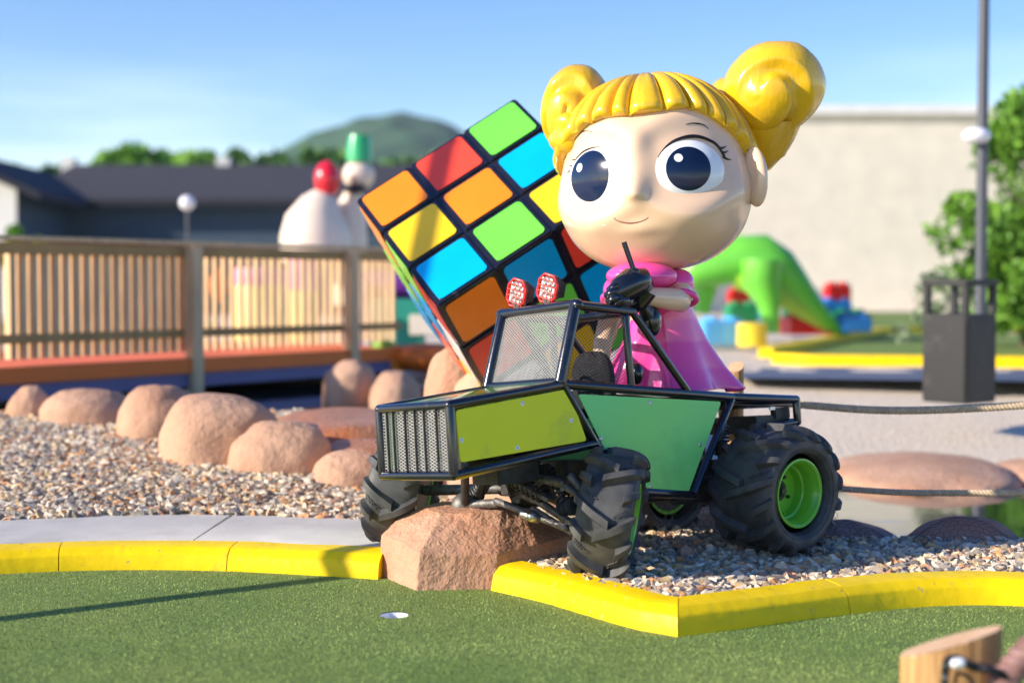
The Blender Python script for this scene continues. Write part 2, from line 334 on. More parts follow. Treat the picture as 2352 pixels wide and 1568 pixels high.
sweep(trim(RP, .0, .002), PROF, e1=mit, wob=.004).build('kerb_segment', M['yellow'], kerbR, ang=24)
RP2 = smooth_path(KR2, 8); RP2 = [RP2[0]]+[p for p in RP2 if (p-RP2[0]).length > .10]; j3 = atz(1954, 1410).x
sweep(trim(seg(RP2, RP2[0].x, j3)), PROF, e0=mit, wob=.004).build('kerb_segment', M['yellow'], kerbR, ang=24)
sweep(trim(seg(RP2, j3, RP2[-1].x)), PROF, wob=.004).build('kerb_segment', M['yellow'], kerbR, ang=24)
# rounded nose of the right kerb beside the boulder
# concrete strip behind the left kerb
PP = [p for p in off_path(LP, .160)]; js = at(475, 1215, 6.4).x
for x0, x1 in ((PP[0].x, js-.003), (js+.003, PP[-1].x+.0)):
    Q = seg(PP, x0, x1); tag(sweep(Q, [(0, -.05), (0, .093), (.004, .097), (.42, .105), (.60, .108), (.60, -.05)], wob=.001).build('path', M['concrete'], ang=50), kind='structure')
# the green: flat sheet with a real cup hole
cup = atz(905, 1411); CR = .053
bm = bmesh.new(); xs = np.linspace(-7, 8, 90)
outer = [(-7, .3)]+[(x, ky(x)+.06) for x in xs]+[(8, .3)]
ov = [bm.verts.new((x, y, 0)) for x, y in outer]; cvs = [bm.verts.new((cup.x+CR*math.cos(2*math.pi*i/40), cup.y+CR*math.sin(2*math.pi*i/40), 0)) for i in range(40)]
es = [bm.edges.new((ov[i], ov[(i+1) % len(ov)])) for i in range(len(ov))]+[bm.edges.new((cvs[i], cvs[(i+1) % 40])) for i in range(40)]
bmesh.ops.triangle_fill(bm, edges=es, use_beauty=True)
bmesh.ops.recalc_face_normals(bm, faces=bm.faces)
me = bpy.data.meshes.new('putting_green'); bm.to_mesh(me); bm.free(); me.materials.append(M['turf'])
go = bpy.data.objects.new('putting_green', me); COL.objects.link(go); tag(go, kind='structure')
mb = MB()
def cupf(u, v):
    a = 2*math.pi*u; r, z = [(CR-.0008, -.003), (CR-.0012, -.012), (CR-.002, -.09), (.0001, -.092)][round(v*3)]
    return Vector((cup.x+r*math.cos(a), cup.y+r*math.sin(a), z))
thing(mb.grid(cupf, 40, 4, cu=True), 'golf_cup', M['white'], 'white plastic golf hole cup sunk in the turf in front of the boulder', 'golf cup', ang=30)
# turf fibre, a short pile standing over the sheet near the camera's view
def pile():
    n = 260000
    Y = 3.0/np.maximum(1e-3, 1-rng.random(n)*(1-3.0/6.3)); X = (rng.random(n)*2-1)*Y*.37
    k = np.interp(X, KXs, KYs); ok = (Y < k-.002) & ((X-cup.x)**2+(Y-cup.y)**2 > CR**2)
    X, Y = X[ok], Y[ok]; n = len(X); a = rng.random(n)*6.283; h = .002+.0045*rng.random(n); wd = .0012+.0008*rng.random(n); lx, ly = rng.normal(0, .0022, n), rng.normal(0, .0022, n)
    v = np.empty((n, 3, 3)); v[:, 0] = np.stack([X-wd*np.cos(a), Y-wd*np.sin(a), np.zeros(n)-.001], 1); v[:, 1] = np.stack([X+wd*np.cos(a), Y+wd*np.sin(a), np.zeros(n)-.001], 1); v[:, 2] = np.stack([X+lx, Y+ly, h], 1)
    me = bpy.data.meshes.new('turf_pile'); me.vertices.add(n*3); me.vertices.foreach_set('co', v.ravel()); me.loops.add(n*3); me.loops.foreach_set('vertex_index', np.arange(n*3))
    me.polygons.add(n); me.polygons.foreach_set('loop_start', np.arange(n)*3); me.update(); me.validate()
    m = mat('turf_fibre', (.15, .23, .05), .8, col2=(.34, .42, .13), vs=2, island=.8, spec=.2); me.materials.append(m)
    o = bpy.data.objects.new('turf_pile', me); COL.objects.link(o); tag(o, 'short green artificial turf fibres covering the putting green', 'turf', kind='stuff')
pile()
def sst(a, b, x):
    t = min(1, max(0, (x-a)/(b-a))); return t*t*(3-2*t)
def land(x, y):
    lf = .1+.075*(y-6.6) if y > 6.6 else .1
    if y > 9.6: lf = .32-.55*sst(9.6, 10.2, y)
    if y > 13.5: lf = -.23+.53*sst(13.5, 15, y)
    if x < -4.2: lf = lf*(1-sst(-4.2, -5.5, x))+.3*sst(-4.2, -5.5, x)
    rt = .045
    if y > 6.35: rt = .045-.4*sst(6.35, 6.9, y)
    if y > 9.8: rt = -.355+.25*sst(9.8, 11.0, y)
    if y > 11: rt = -.105+.41*min(1, (y-11)/3.4)
    if x > 5.5: rt = rt*(1-sst(5.5, 7, x))+.3*sst(5.5, 7, x)
    md = .07+.02*max(0, min(3, y-6)); b = sst(-1.3, -.3, x); c = sst(.5, 1.5, x)
    if y > 9: md = .13+.17*sst(9, 14, y)
    z = (lf*(1-b)+md*b)*(1-c)+rt*c
    return z
mb = MB(); nu = 140; vv = [0, .05, .1, .16, .17, .2]+list(np.arange(.25, 4.5, .1))+list(np.arange(4.6, 12.5, .3))
def tf(u, v):
    x = -12+26*u; d = vv[round(v*(len(vv)-1))]; y = ky(max(-4, min(x, 4)))+.03+d
    z = land(x, y) if d > .165 else -.08
    if x < -.1 and .165 < d < .74: z = -.02
    if y > 16.5: z = .3-.02
    return Vector((x, y, z+.012*noise.noise(Vector((x*2, y*2, 0)))))
tag(thing(mb.grid(tf, nu, len(vv)), 'ground', M['ground'], None, None, ang=80), kind='structure')
g2 = MB(); Y0 = 15.2
g2.add([(-1500, Y0, .27), (1500, Y0, .27), (1500, 1900, .27), (-1500, 1900, .27)], [(0, 1, 2, 3)])
g2.add([(-1500, -60, -.8), (1500, -60, -.8), (1500, Y0, -.8), (-1500, Y0, -.8)], [(0, 1, 2, 3)])
g2.add([(-1500, .3, -.09), (-11.5, .3, -.09), (-11.5, Y0, .26), (-1500, Y0, .26)], [(0, 1, 2, 3)])
g2.add([(13.5, .3, -.09), (1500, .3, -.09), (1500, Y0, .26), (13.5, Y0, .26)], [(0, 1, 2, 3)])
tag(g2.build('terrain', M['ground'], smooth=False), kind='structure')
wl = MB().add([(-5, 9.3, .22), (1.0, 9.3, .22), (1.6, 14.8, .22), (-6, 14.8, .22)], [(0, 1, 2, 3)]); 
tag(wl.build('pond_water', M['water'], smooth=False), kind='structure')
wr = MB().add([(.9, 6.4, -.21), (6.2, 6.4, -.21), (8, 11.0, -.21), (.9, 11.0, -.21)], [(0, 1, 2, 3)])
tag(wr.build('pond_water', M['water'], smooth=False), kind='structure')

# gravel: thousands of loose stones in one object
def gravel():
    shp = []
    for s_ in range(8):
        bm = bmesh.new()
        for i in range(9):
            p = Vector(rng.normal(0, 1, 3)); p.normalize(); p = Vector((p.x, p.y*(.6+.3*rng.random()), p.z*.6)); bm.verts.new(p)
        bmesh.ops.convex_hull(bm, input=bm.verts); bmesh.ops.delete(bm, geom=[v for v in bm.verts if not v.link_faces], context='VERTS')
        bmesh.ops.triangulate(bm, faces=bm.faces); bm.verts.index_update()
        shp.append((np.array([v.co[:] for v in bm.verts]), np.array([[v.index for v in f.verts] for f in bm.faces]))); bm.free()
    pts = []
    def region(x0, x1, y0, y1, d, keep, layers=1):
        for lay in range(layers):
            nx, ny = int((x1-x0)/d), int((y1-y0)/d); gx, gy = np.meshgrid(np.arange(nx), np.arange(ny))
            X = x0+(gx.ravel()+rng.random(nx*ny))*d; Y = y0+(gy.ravel()+rng.random(nx*ny))*d
            for x, y in zip(X, Y):
                if keep(x, y): pts.append((x, y, land(x, y)+.004+.008*lay))
    inv = lambda x, y: abs(x) < y*.365+.1
    pathb = lambda x: ky(x)+.60
    region(-3.7, -.5, 6.2, 9.9, .031, lambda x, y: inv(x, y) and y > ky(x)+.765 and y < 9.9, 2)
    region(-.75, 2.6, 5.0, 6.65, .033, lambda x, y: inv(x, y) and y > ky(x)+(.175 if x > -.47 else .765), 2)
    region(-.6, .9, 6.6, 7.6, .03, lambda x, y: inv(x, y), 1)
    P = np.array(pts); n = len(P); V = []; F = []; off = 0
    sz = .020+.016*rng.random(n)**1.5; sz[rng.random(n) < .05] *= 1.4
    q = rng.normal(0, 1, (n, 4)); q[:, 1:3] *= .45; q /= np.linalg.norm(q, axis=1)[:, None]
    a, b, c, d = q.T
    Rm = np.stack([1-2*(c*c+d*d), 2*(b*c-d*a), 2*(b*d+c*a), 2*(b*c+d*a), 1-2*(b*b+d*d), 2*(c*d-b*a), 2*(b*d-c*a), 2*(c*d+b*a), 1-2*(b*b+c*c)], 1).reshape(n, 3, 3)
    kind = rng.integers(0, 8, n)
    for k in range(8):
        idx = np.where(kind == k)[0]; v0, f0 = shp[k]
        v = np.einsum('nij,vj->nvi', Rm[idx], v0)*(sz[idx][:, None, None]*np.array([1.15, 1.0, .9]))+P[idx][:, None, :]
        V.append(v.reshape(-1, 3)); F.append((f0[None]+(np.arange(len(idx))*len(v0))[:, None, None]).reshape(-1, 3)+off); off += len(idx)*len(v0)
    V = np.concatenate(V); F = np.concatenate(F); me = bpy.data.meshes.new('gravel'); me.vertices.add(len(V)); me.vertices.foreach_set('co', V.ravel())
    me.loops.add(F.size); me.loops.foreach_set('vertex_index', F.ravel()); me.polygons.add(len(F)); me.polygons.foreach_set('loop_start', np.arange(len(F))*3); me.update(); me.validate()
    me.materials.append(M['stone']); me.polygons.foreach_set('use_smooth', [False]*len(F)); o = bpy.data.objects.new('gravel', me); COL.objects.link(o)
    tag(o, 'loose tan and grey crushed stone spread behind the kerbs and under the buggy', 'gravel', kind='stuff'); print('stones', n)
gravel()

# ---------------- boulders ----------------
def boulder(label, l, r, t, b, Yf, m='rock', ry=None, group='boulders edging the pond', seed=0, p=.88, amp=.055, rz=None, name='boulder', extra=.12, yaw=0, sharp=0):
    rx = (r-l)/2/FP*Yf*1.02; ry = ry or rx*.9; Yc = Yf+ry*.8; top = at((l+r)/2, t, Yc).z; bot = at((l+r)/2, b, Yf).z-extra
    rx = (r-l)/2/FP*Yc; cx = at((l+r)/2, t, Yc).x; rzz = rz or (top-bot)*.62; cz = top-rzz
    ca, sa = math.cos(yaw), math.sin(yaw); ax = (Vector((ca, sa, 0)), Vector((-sa, ca, 0)), Vector((0, 0, 1)))
    sv = Vector((seed*7.3, seed*3.1, seed*1.7)); sc_ = 1/max(rx, .1)
    def fn(a, e):
        d = Vector((math.cos(a)*math.cos(e), math.sin(a)*math.cos(e), math.sin(e))); n1 = fb(d*1.1+sv, 3)
        if sharp: n1 = n1*.6+sharp*abs(noise.noise(d*1.6+sv*2))
        return 1+amp*n1*1.6+.006*noise.noise(d*9+sv)
    mb = MB().ell((cx, Yc, cz), (rx, ry, rzz), ax, 72, 44, fn=fn, p=p)
    o = thing(mb, name, M[m], label, 'boulder', group, ang=180, merge=1e-4)
    return o
boulder('rounded tan boulder farthest left in the row behind the gravel', 14, 124, 886, 962, 9.38, seed=1)
boulder('long low tan boulder, second from the left in the row behind the gravel', 92, 310, 893, 975, 9.1, seed=2, p=.8)
boulder('leaning tan boulder with a shaded right flank beside the largest row boulder', 268, 480, 880, 1022, 8.6, seed=3, ry=.30)
boulder('largest smooth tan boulder in the middle of the row behind the gravel', 366, 655, 904, 1085, 7.85, seed=4, ry=.34, p=.8)
boulder('tan boulder with rough shaded right side, between the largest one and the smallest', 526, 770, 968, 1097, 7.62, seed=5, ry=.26)
boulder('smallest tan boulder of the row, touching the buggy front tyre', 714, 905, 1035, 1113, 7.4, seed=6, ry=.22)
boulder('flat wet orange rock shelf at the water edge behind the row', 600, 1010, 944, 1110, 8.15, 'rock_wet', seed=7, ry=.75, p=.55, amp=.05)
boulder('dark wet orange rock low between the row boulders and the buggy grille', 690, 1000, 1008, 1115, 7.7, 'rock_wet', seed=17, ry=.3)
boulder('tall tan rock behind the buggy hood, left one of the pair under the puzzle cube', 968, 1125, 810, 1100, 7.75, seed=8, p=.75, amp=.07)
boulder('smaller tan rock just right of the tall rock behind the buggy hood', 1022, 1220, 838, 1120, 7.2, seed=9, ry=.25, p=.8, amp=.07)
boulder('brown rock under the lower corner of the puzzle cube', 1060, 1420, 905, 1240, 7.1, 'rock', seed=10, ry=.5, p=.7)
boulder('low orange rock seen through the netting under the buggy', 1480, 1790, 1150, 1262, 6.75, 'rock', seed=11, ry=.3, group='rocks behind the rope net')
boulder('low shaded rock under the net just right of the buggy rear wheel', 1800, 2075, 1193, 1290, 6.35, 'rock_shaded', seed=12, ry=.24, group='rocks behind the rope net', p=1)
boulder('humped shaded rock under the net at the right beside the water', 2060, 2362, 1188, 1300, 6.30, 'rock_shaded', seed=13, ry=.22, group='rocks behind the rope net', p=1)
boulder('broad orange boulder across the right pond', 1905, 2330, 1046, 1118, 9.75, 'rock', seed=14, ry=.85, p=1, group='boulders across the right pond')
boulder('orange boulder at the right picture edge across the pond', 2290, 2560, 1056, 1120, 9.8, 'rock', seed=15, ry=.75, p=1, group='boulders across the right pond')
boulder('tan boulder standing in the pond under the deck, behind the fence posts', 738, 870, 828, 935, 11.6, seed=16, ry=.3, group='boulders in the left pond')
boulder('lower boulder in the left pond, just right of the taller one behind the buggy nose', 850, 968, 852, 935, 11.3, seed=18, ry=.25, group='boulders in the left pond')
# the big rock in front: stacked rings, facets kept
def front_rock():
    rings = []
    B = [(-.53, 5.86), (-.448, 5.718), (-.365, 5.575), (-.21, 5.585), (-.06, 5.60), (.10, 5.70), (.24, 5.86), (.29, 6.02), (.16, 6.22), (-.12, 6.30), (-.38, 6.22), (-.52, 6.04)]
    M1 = [(-.52, 5.87), (-.437, 5.735), (-.352, 5.595), (-.20, 5.61), (-.055, 5.625), (.10, 5.73), (.22, 5.88), (.265, 6.02), (.14, 6.20), (-.12, 6.27), (-.37, 6.19), (-.505, 6.04)]
    T1 = [(-.455, 5.90), (-.385, 5.79), (-.310, 5.675), (-.17, 5.685), (-.05, 5.70), (.06, 5.78), (.15, 5.90), (.18, 6.0), (.08, 6.15), (-.12, 6.2), (-.34, 6.13), (-.43, 6.02)]
    T2 = [(-.36, 5.93), (-.33, 5.86), (-.28, 5.78), (-.15, 5.755), (-.04, 5.78), (.01, 5.84), (.05, 5.92), (.06, 5.99), (.01, 6.07), (-.12, 6.11), (-.28, 6.06), (-.34, 5.99)]
    zB = [-.03]*12; zM = [.16, .155, .135, .125, .13, .15, .15, .15, .15, .15, .15, .15]
    zT1 = [.225, .222, .212, .205, .212, .225, .20, .19, .2, .2, .2, .21]; zT2 = [.268, .268, .262, .268, .272, .27, .262, .26, .26, .265, .268, .268]
    for P, Z in ((B, zB), (M1, zM), (T1, zT1), (T2, zT2)): rings.append([Vector((x, y, z)) for (x, y), z in zip(P, Z)])
    mb = MB(); vs = [p for r in rings for p in r]; c = len(vs); vs.append(Vector((-.14, 5.93, .278)))
    fs = [(k*12+i, k*12+(i+1) % 12, (k+1)*12+(i+1) % 12, (k+1)*12+i) for k in range(3) for i in range(12)]+[(36+i, 36+(i+1) % 12, c) for i in range(12)]
    mb.add(vs, fs); o = thing(mb, 'boulder', M['rock2'], 'large faceted reddish brown boulder between the two yellow kerbs under the buggy front', 'boulder', ang=180)
    me = o.data; bm = bmesh.new(); bm.from_mesh(me)
    for i in range(2): bmesh.ops.subdivide_edges(bm, edges=bm.edges, cuts=1, use_grid_fill=True)
    for it in range(0): bmesh.ops.smooth_vert(bm, verts=[v for v in bm.verts if v.co.z > -.02], factor=.5, use_axis_x=True, use_axis_y=True, use_axis_z=True)
    for i in range(3): bmesh.ops.subdivide_edges(bm, edges=bm.edges, cuts=1, use_grid_fill=True)
    bmesh.ops.smooth_vert(bm, verts=bm.verts, factor=.5, use_axis_x=True, use_axis_y=True, use_axis_z=True); bm.normal_update()
    for v in bm.verts:
        n_ = v.normal.copy(); v.co += n_*(.006*fb(v.co*4, 3)+.002*fb(v.co*24, 3)+.0016*noise.noise(v.co*95))
    for f in bm.faces: f.smooth = True
    bm.to_mesh(me); bm.free()
front_rock()
# ---------------- puzzle cube ----------------
def puzzle_cube():
    k = 6.7/6.2; s = .88392537*k; c0 = CAMP+(Vector((-0.72184981, 6.81618218, 1.55109812))-CAMP)*k
    A = Vector((0.82947996, 0.12414036, 0.54456604)); B = Vector((0.46346783, -0.69709752, -0.54703987)); C = Vector((0.3117059, 0.70614745, -0.63576349))
    ctr = c0+(A+B+C)*(s/2); root = empty('puzzle_cube', ctr, 'giant black puzzle cube with coloured squares, tipped on one corner behind the buggy', 'puzzle cube')
    mb = MB(); q = s/3
    for i in range(3):
        for j in range(3):
            for l in range(3):
                if (i, j, l) == (1, 1, 1): continue
                mb.box(c0+A*(q*(i+.5))+B*(q*(j+.5))+C*(q*(l+.5)), (q-.003,)*3, (A, B, C))
    mb.build('frame', M['cube'], root, bevel=.009)
    mb = MB().box(ctr, (s-.03,)*3, (A, B, C)); mb.build('core', M['cube'], root)
    def sticker(o, X, Y, i, j, Nn, col):
        cx, cy = o+X*(q*(i+.5))+Y*(q*(j+.5)), 0; h = q*.42; r = q*.075; poly = []
        for sx_, sy_, a0 in ((1, 1, 0), (-1, 1, 90), (-1, -1, 180), (1, -1, 270)):
            for t in range(6):
                a = R_(a0+18*t); poly.append(cx+X*(sx_*(h-r)+r*math.cos(a))+Y*(sy_*(h-r)+r*math.sin(a))+Nn*.0012)
        o_ = MB().prism(poly, Nn*.003).build('sticker', M['stick_'+col], root, smooth=False); o_['label'] = col+' square'
    up = (-C).normalized()
    F1 = ['orange red green'.split(), 'yellow orange blue'.split(), 'blue green yellow'.split()]
    for j in range(3):
        for i in range(3): sticker(c0, A, B, i, j, -C, F1[j][i])
    F2 = ['orange blue red'.split(), 'red green blue'.split(), 'white yellow green'.split()]
    for l in range(3):
        for i in range(3): sticker(c0+B*s, A, C, i, l, B, F2[l][i])
    F3 = ['orange green red'.split(), 'green blue white'.split(), 'blue red yellow'.split()]
    for l in range(3):
        for j in range(3): sticker(c0, B, C, j, l, -A, F3[l][j])
    F4 = ['green red orange'.split(), 'yellow blue green'.split(), 'white orange red'.split()]
    for l in range(3):
        for i in range(3): sticker(c0, A, C, i, l, -B, F4[l][i])
puzzle_cube()

# ---------------- off-road buggy ----------------
TH = R_(40); a2 = Vector((math.cos(TH), math.sin(TH), 0)); l3 = Vector((-math.sin(TH), math.cos(TH), -.10)).normalized()
PC = at(1035, 1000, 5.15); nrm = -l3; W = .43
up3 = a2.cross(l3).normalized()
def sp(x, y, d=0): return onplane(x, y, PC+nrm*d, nrm)     # point of the buggy's near side panel plane
def far(p, k=1.0): return p+l3*W*k
buggy = empty('off_road_buggy', PC+l3*W/2+a2*.8-Vector((0, 0, .5)), 'small black tube frame off-road buggy with lime and green panels crawling over a boulder', 'buggy')
A0 = sp(1033, 930); B0 = sp(1042, 1092); C0 = sp(1292, 882); D0 = sp(1368, 1018); E0 = sp(1462, 1128); G0 = sp(1592, 1136); H0 = sp(1682, 912); K0 = sp(1828, 917); K1 = sp(1832, 968)
P1 = sp(1287, 876); P2 = sp(1322, 700); P3 = sp(1452, 716); P4 = sp(1450, 884); P5 = sp(1578, 896); P6 = sp(1436, 728)
tr = .0165
mb = MB()
def T(p, q, r=tr): mb.cap(p, q, r, seg=14)
for f_ in (lambda p: p, far):
    T(f_(A0), f_(B0), .0175); T(f_(A0), f_(C0), .0185); T(f_(B0), f_(D0), .0175); T(f_(C0), f_(D0)); T(f_(D0), f_(E0)); T(f_(E0), f_(G0), .0175)
    T(f_(G0), f_(H0)); T(f_(C0), f_(H0), .0185); T(f_(H0), f_(K0), .0185); T(f_(K0), f_(K1), .017)
    T(f_(P1), f_(P2), .0235); T(f_(P2), f_(P3), .0185); T(f_(P3), f_(P5), .0155); T(f_(P6), f_(P4), .0155)
for p, r in ((A0, .0175), (B0, .0175), (C0, .017), (E0, .016), (G0, .016), (K0, .017), (K1, .016), (P1, .017), (P3, .017), (H0, .016)): T(p, far(p), r)
T(P2-l3*.012, far(P2)+l3*.012, .0225)
# second rail under the top rail and cross bracing behind
T(K1, K1.lerp(H0, .5)-up3*.07, .012)
mb.build('tube_frame', M['black'], buggy, ang=60)
def panel(pts, name, m, label, th=.004, off=.004, r=.016, screws=(), par=None):
    poly = []; n = len(pts)
    for i, p in enumerate(pts):
        u = (pts[i-1]-p).normalized(); v = (pts[(i+1) % n]-p).normalized()
        for t in range(6): k = t/5; poly.append(p+u*r*(1-k)**2+v*r*k**2)
    o = MB().prism([p+nrm*off for p in poly], nrm*th).build(name, m, buggy, smooth=False, bevel=.0008); o['label'] = label
    for sx_, sy_ in screws:
        c = sp(sx_, sy_, off+th); s_ = MB()
        s_.ell(c, (.0092, .0092, .003), (a2, up3, nrm), 16, 8); s_.build('screw', M['white'] if 'lime' in label else M['steel'], o)
        MB().ell(c+nrm*.0022, (.003, .003, .0015), (a2, up3, nrm), 12, 6).build('screw_head', M['dark'] if 'lime' in label else M['steel'], o)
    return o
panel([sp(1043, 942), sp(1303, 893), sp(1345, 1012), sp(1054, 1062)], 'side_panel', M['lime'], 'lime yellow front side panel with four screws', screws=((1060, 1011), (1200, 926), (1312, 965), (1188, 1028)))
panel([sp(1324, 905), sp(1654, 922), sp(1578, 1131), sp(1482, 1129), sp(1385, 1030)], 'side_panel', M['green_panel'], 'emerald green door panel with small screws', screws=((1492, 925), (1380, 1007), (1608, 1020), (1494, 1116)))
for q in ([A0, C0, D0, B0], [C0, H0, G0, E0]):
    MB().prism([far(p)+l3*.004 for p in q], l3*.004).build('side_panel', M['green_panel'], buggy, smooth=False)
# hood sheet between the top rails, gradient green
hd = MB(); i_ = lambda p, k: far(p, k)
def hf(u, v): p = A0.lerp(C0, .03+.94*u); return i_(p, .03+.94*v)+up3*(.010+.006*math.sin(math.pi*v))
hd.grid(hf, 12, 8); hm = mat('hood_paint', (.10, .50, .20), .15, vs=5, col2=(.30, .55, .05), coat=.8)
hd.build('hood', hm, buggy)
# expanded metal sheets
def exmesh(q, nu, nv, r, name, m, sag=0):
    a, b, c, d = q; mb = MB(); pt = lambda u, v: (a.lerp(b, u)).lerp(d.lerp(c, u), v)
    nx = (b-a).cross(d-a).normalized(); du, dv = 1/nu, 1/nv
    vs = []; fs = []
    for j in range(2*nv+1):
        run = []
        for i in list(range(nu+1))+[None]:
            v = None if i is None else (j*.5+(.25 if (i+j) % 2 == 0 else -.25))*dv
            if v is None or v < -.3*dv or v > 1+.3*dv:
                if len(run) > 1: mb.tube(run, r, 4, False)
                run = []
            else: run.append(pt(i*du, min(1, max(0, v))))
    # strands zigzag past each other and meet at their knuckles
    return mb.build(name, m, buggy, smooth=False)
def inset(q, k):
    c = (q[0]+q[1]+q[2]+q[3])/4; return [p.lerp(c, k) for p in q]
exmesh(inset([far(P1), P1, P2, far(P2)], .03), 48, 24, .0015, 'windscreen_mesh', M['mesh'])
exmesh(inset([P1+a2*.01, P4, P6, P2+a2*.01], .04), 32, 20, .0012, 'side_window_mesh', M['mesh_dark'])
exmesh(inset([far(P1), far(P4), far(P6), far(P2)], .04), 26, 22, .0011, 'side_window_mesh', M['mesh_dark'])
exmesh(inset([far(B0), B0, A0, far(A0)], .05), 30, 20, .0012, 'grille_mesh', M['mesh'])
gb = MB()
for k in (.16, .33, .46, .60, .77, .86): gb.box(i_(A0.lerp(B0, .5), k)-a2*.010, (.0055, .010, (A0-B0).length-.02), (l3, a2, (A0-B0).normalized()))
gb.build('grille_bars', M['black'], buggy, bevel=.001)
MB().box(i_(A0.lerp(B0, .5), .5)+a2*.07, (.03, W*.90, (A0-B0).length*.9), (a2, l3, up3)).build('grille_backing', M['dark'], buggy, bevel=.004)  # added dark block standing in for the shade behind the grille
# dark mesh floor under the hood and cab floor
exmesh([far(B0), B0, D0, far(D0)], 34, 16, .0012, 'belly_mesh', M['mesh_dark'])
MB().prism([C0-up3*.02+l3*.03, H0-up3*.02+l3*.03, far(H0)-up3*.02-l3*.03, far(C0)-up3*.02-l3*.03][:0] or [E0+l3*.02, G0+l3*.02, far(G0)-l3*.02, far(E0)-l3*.02], up3*.006).build('floor_plate', M['dark'], buggy, smooth=False)
# rear deck, tail box
rd = MB(); rd.prism([H0.lerp(K0, .0)+l3*.03-up3*.03, K0+l3*.03-up3*.03, far(K0)-l3*.03-up3*.03, far(H0)-l3*.03-up3*.03], up3*.004)
rd.build('rear_deck', M['dark'], buggy, smooth=False)
tb = MB(); tb.box(K1.lerp(far(K1), .5)-a2*.12+up3*.0, (.20, W*.8, .07), (a2, l3, up3)); tb.box(K0+l3*.05-up3*.055-a2*.05, (.10, .03, .05), (a2, l3, up3)); tb.build('battery_box', M['dark'], buggy, bevel=.004)
MB().box(K0+l3*.0-up3*.030-a2*.16, (.035, .006, .014), (a2, l3, up3)).build('tail_clip', M['steel'], buggy, bevel=.001)
# seat and interior
st = MB()
def seatf(a, e): return 1+.03*math.sin(6*a)
st.ell(P4+l3*.16-a2*.05-up3*.02+up3*.03, (.055, .11, .13), (a2, l3, up3), fn=seatf, p=.7); st.box(P4+l3*.2-a2*.13-up3*.19, (.2, .24, .06), (a2, l3, up3))
st.build('seat', mat('seat_fabric', (.03, .03, .032), .9, vs=80, var=.5, bump=.002, bs=200), buggy, bevel=.01)
sw = MB(); cst = P1.lerp(far(P1), .45)+a2*.10+up3*.03; sax = (a2*.6+up3*.8).normalized(); sn = l3.cross(sax)
sw.tube([cst+(l3*math.cos(t)+sax*math.sin(t))*.055 for t in [i*math.pi/12 for i in range(24)]], .007, 8, closed=True); sw.cap(cst, cst-a2*.14-up3*.10, .008); sw.cap(cst-l3*.05, cst+l3*.05, .005)
sw.build('steering_wheel', M['dark'], buggy)

# flood lights on the roof bar
def flood(k, yaw):
    c = i_(P2, k)+Vector((0, 0, .076)); fw = Vector((-math.sin(yaw), -math.cos(yaw), -.05)).normalized(); rt = fw.cross(Vector((0, 0, -1))).normalized()
    rt = (rt+Vector((0, 0, -.25))).normalized(); u = rt.cross(fw).normalized()
    u = -u if u.z < 0 else u
    k_ = 1.28; hx = [(x*k_, y*k_) for x, y in ((-.034, .022), (-.018, .042), (.018, .042), (.034, .018), (.034, -.018), (.018, -.042), (-.018, -.042), (-.034, -.022))]
    P = lambda x, y, z: c+rt*x+u*y-fw*z
    o = MB().prism([P(x*.96, y*.96, 0) for x, y in hx], -fw*.030); 
    for i in range(-5, 6): o.box(P(i*.0075, 0, .046), (.0024, .088-abs(i)*.006, .034), (rt, u, fw))
    ho = o.build('flood_light', M['dark'], buggy, bevel=.001)
    ln = MB().prism([P(x*.8, y*.8, -.001) for x, y in hx], fw*.002).build('lens', M['white'], ho, smooth=False)
    dd = MB()
    for i in range(-1, 2):
        for j in range(-2, 3): dd.ell(P(i*.020+(.010 if j % 2 else 0)-.005, j*.017, -.004), (.0095, .0095, .004), (rt, u, fw), 12, 8)
    dd.build('led_reflector', M['steel'], ho)
    g = MB(); g.tube([P(x, y, -.003) for x, y in hx], .0062, 8, closed=True)
    for i in (-.027, -.009, .009, .027):
        yb = .054-max(0, abs(i)-.018)*1.1; g.tube([P(i, -yb-.008, -.002), P(i, -yb, -.012), P(i, yb, -.012), P(i, yb, -.004)], .0016, 6)
    for j in (-.036, -.012, .012, .036):
        xb = .0435-max(0, abs(j)-.023)*.5; g.tube([P(-xb-.005, j, -.002), P(-xb, j, -.013), P(xb, j, -.013), P(xb, j, -.004)], .0016, 6)
    g.build('guard', M['light_red'], ho)
    b = MB(); b.box(i_(P2, k)+Vector((0, 0, .026)), (.032, .018, .022), (rt, Vector((-rt.y, rt.x, 0)), Vector((0, 0, 1)))); b.cap(P(.02, -.036, .012), P(.034, -.036, .012), .004); b.cap(P(-.01, -.05, .012), P(-.01, -.02, .012), .004)
    b.build('bracket', M['dark'], ho, bevel=.001); MB().ell(P(.036, -.036, .010), (.0055,)*3, None, 12, 8).build('bolt', M['steel'], ho)
flood(.80, R_(38)); flood(.37, R_(38))

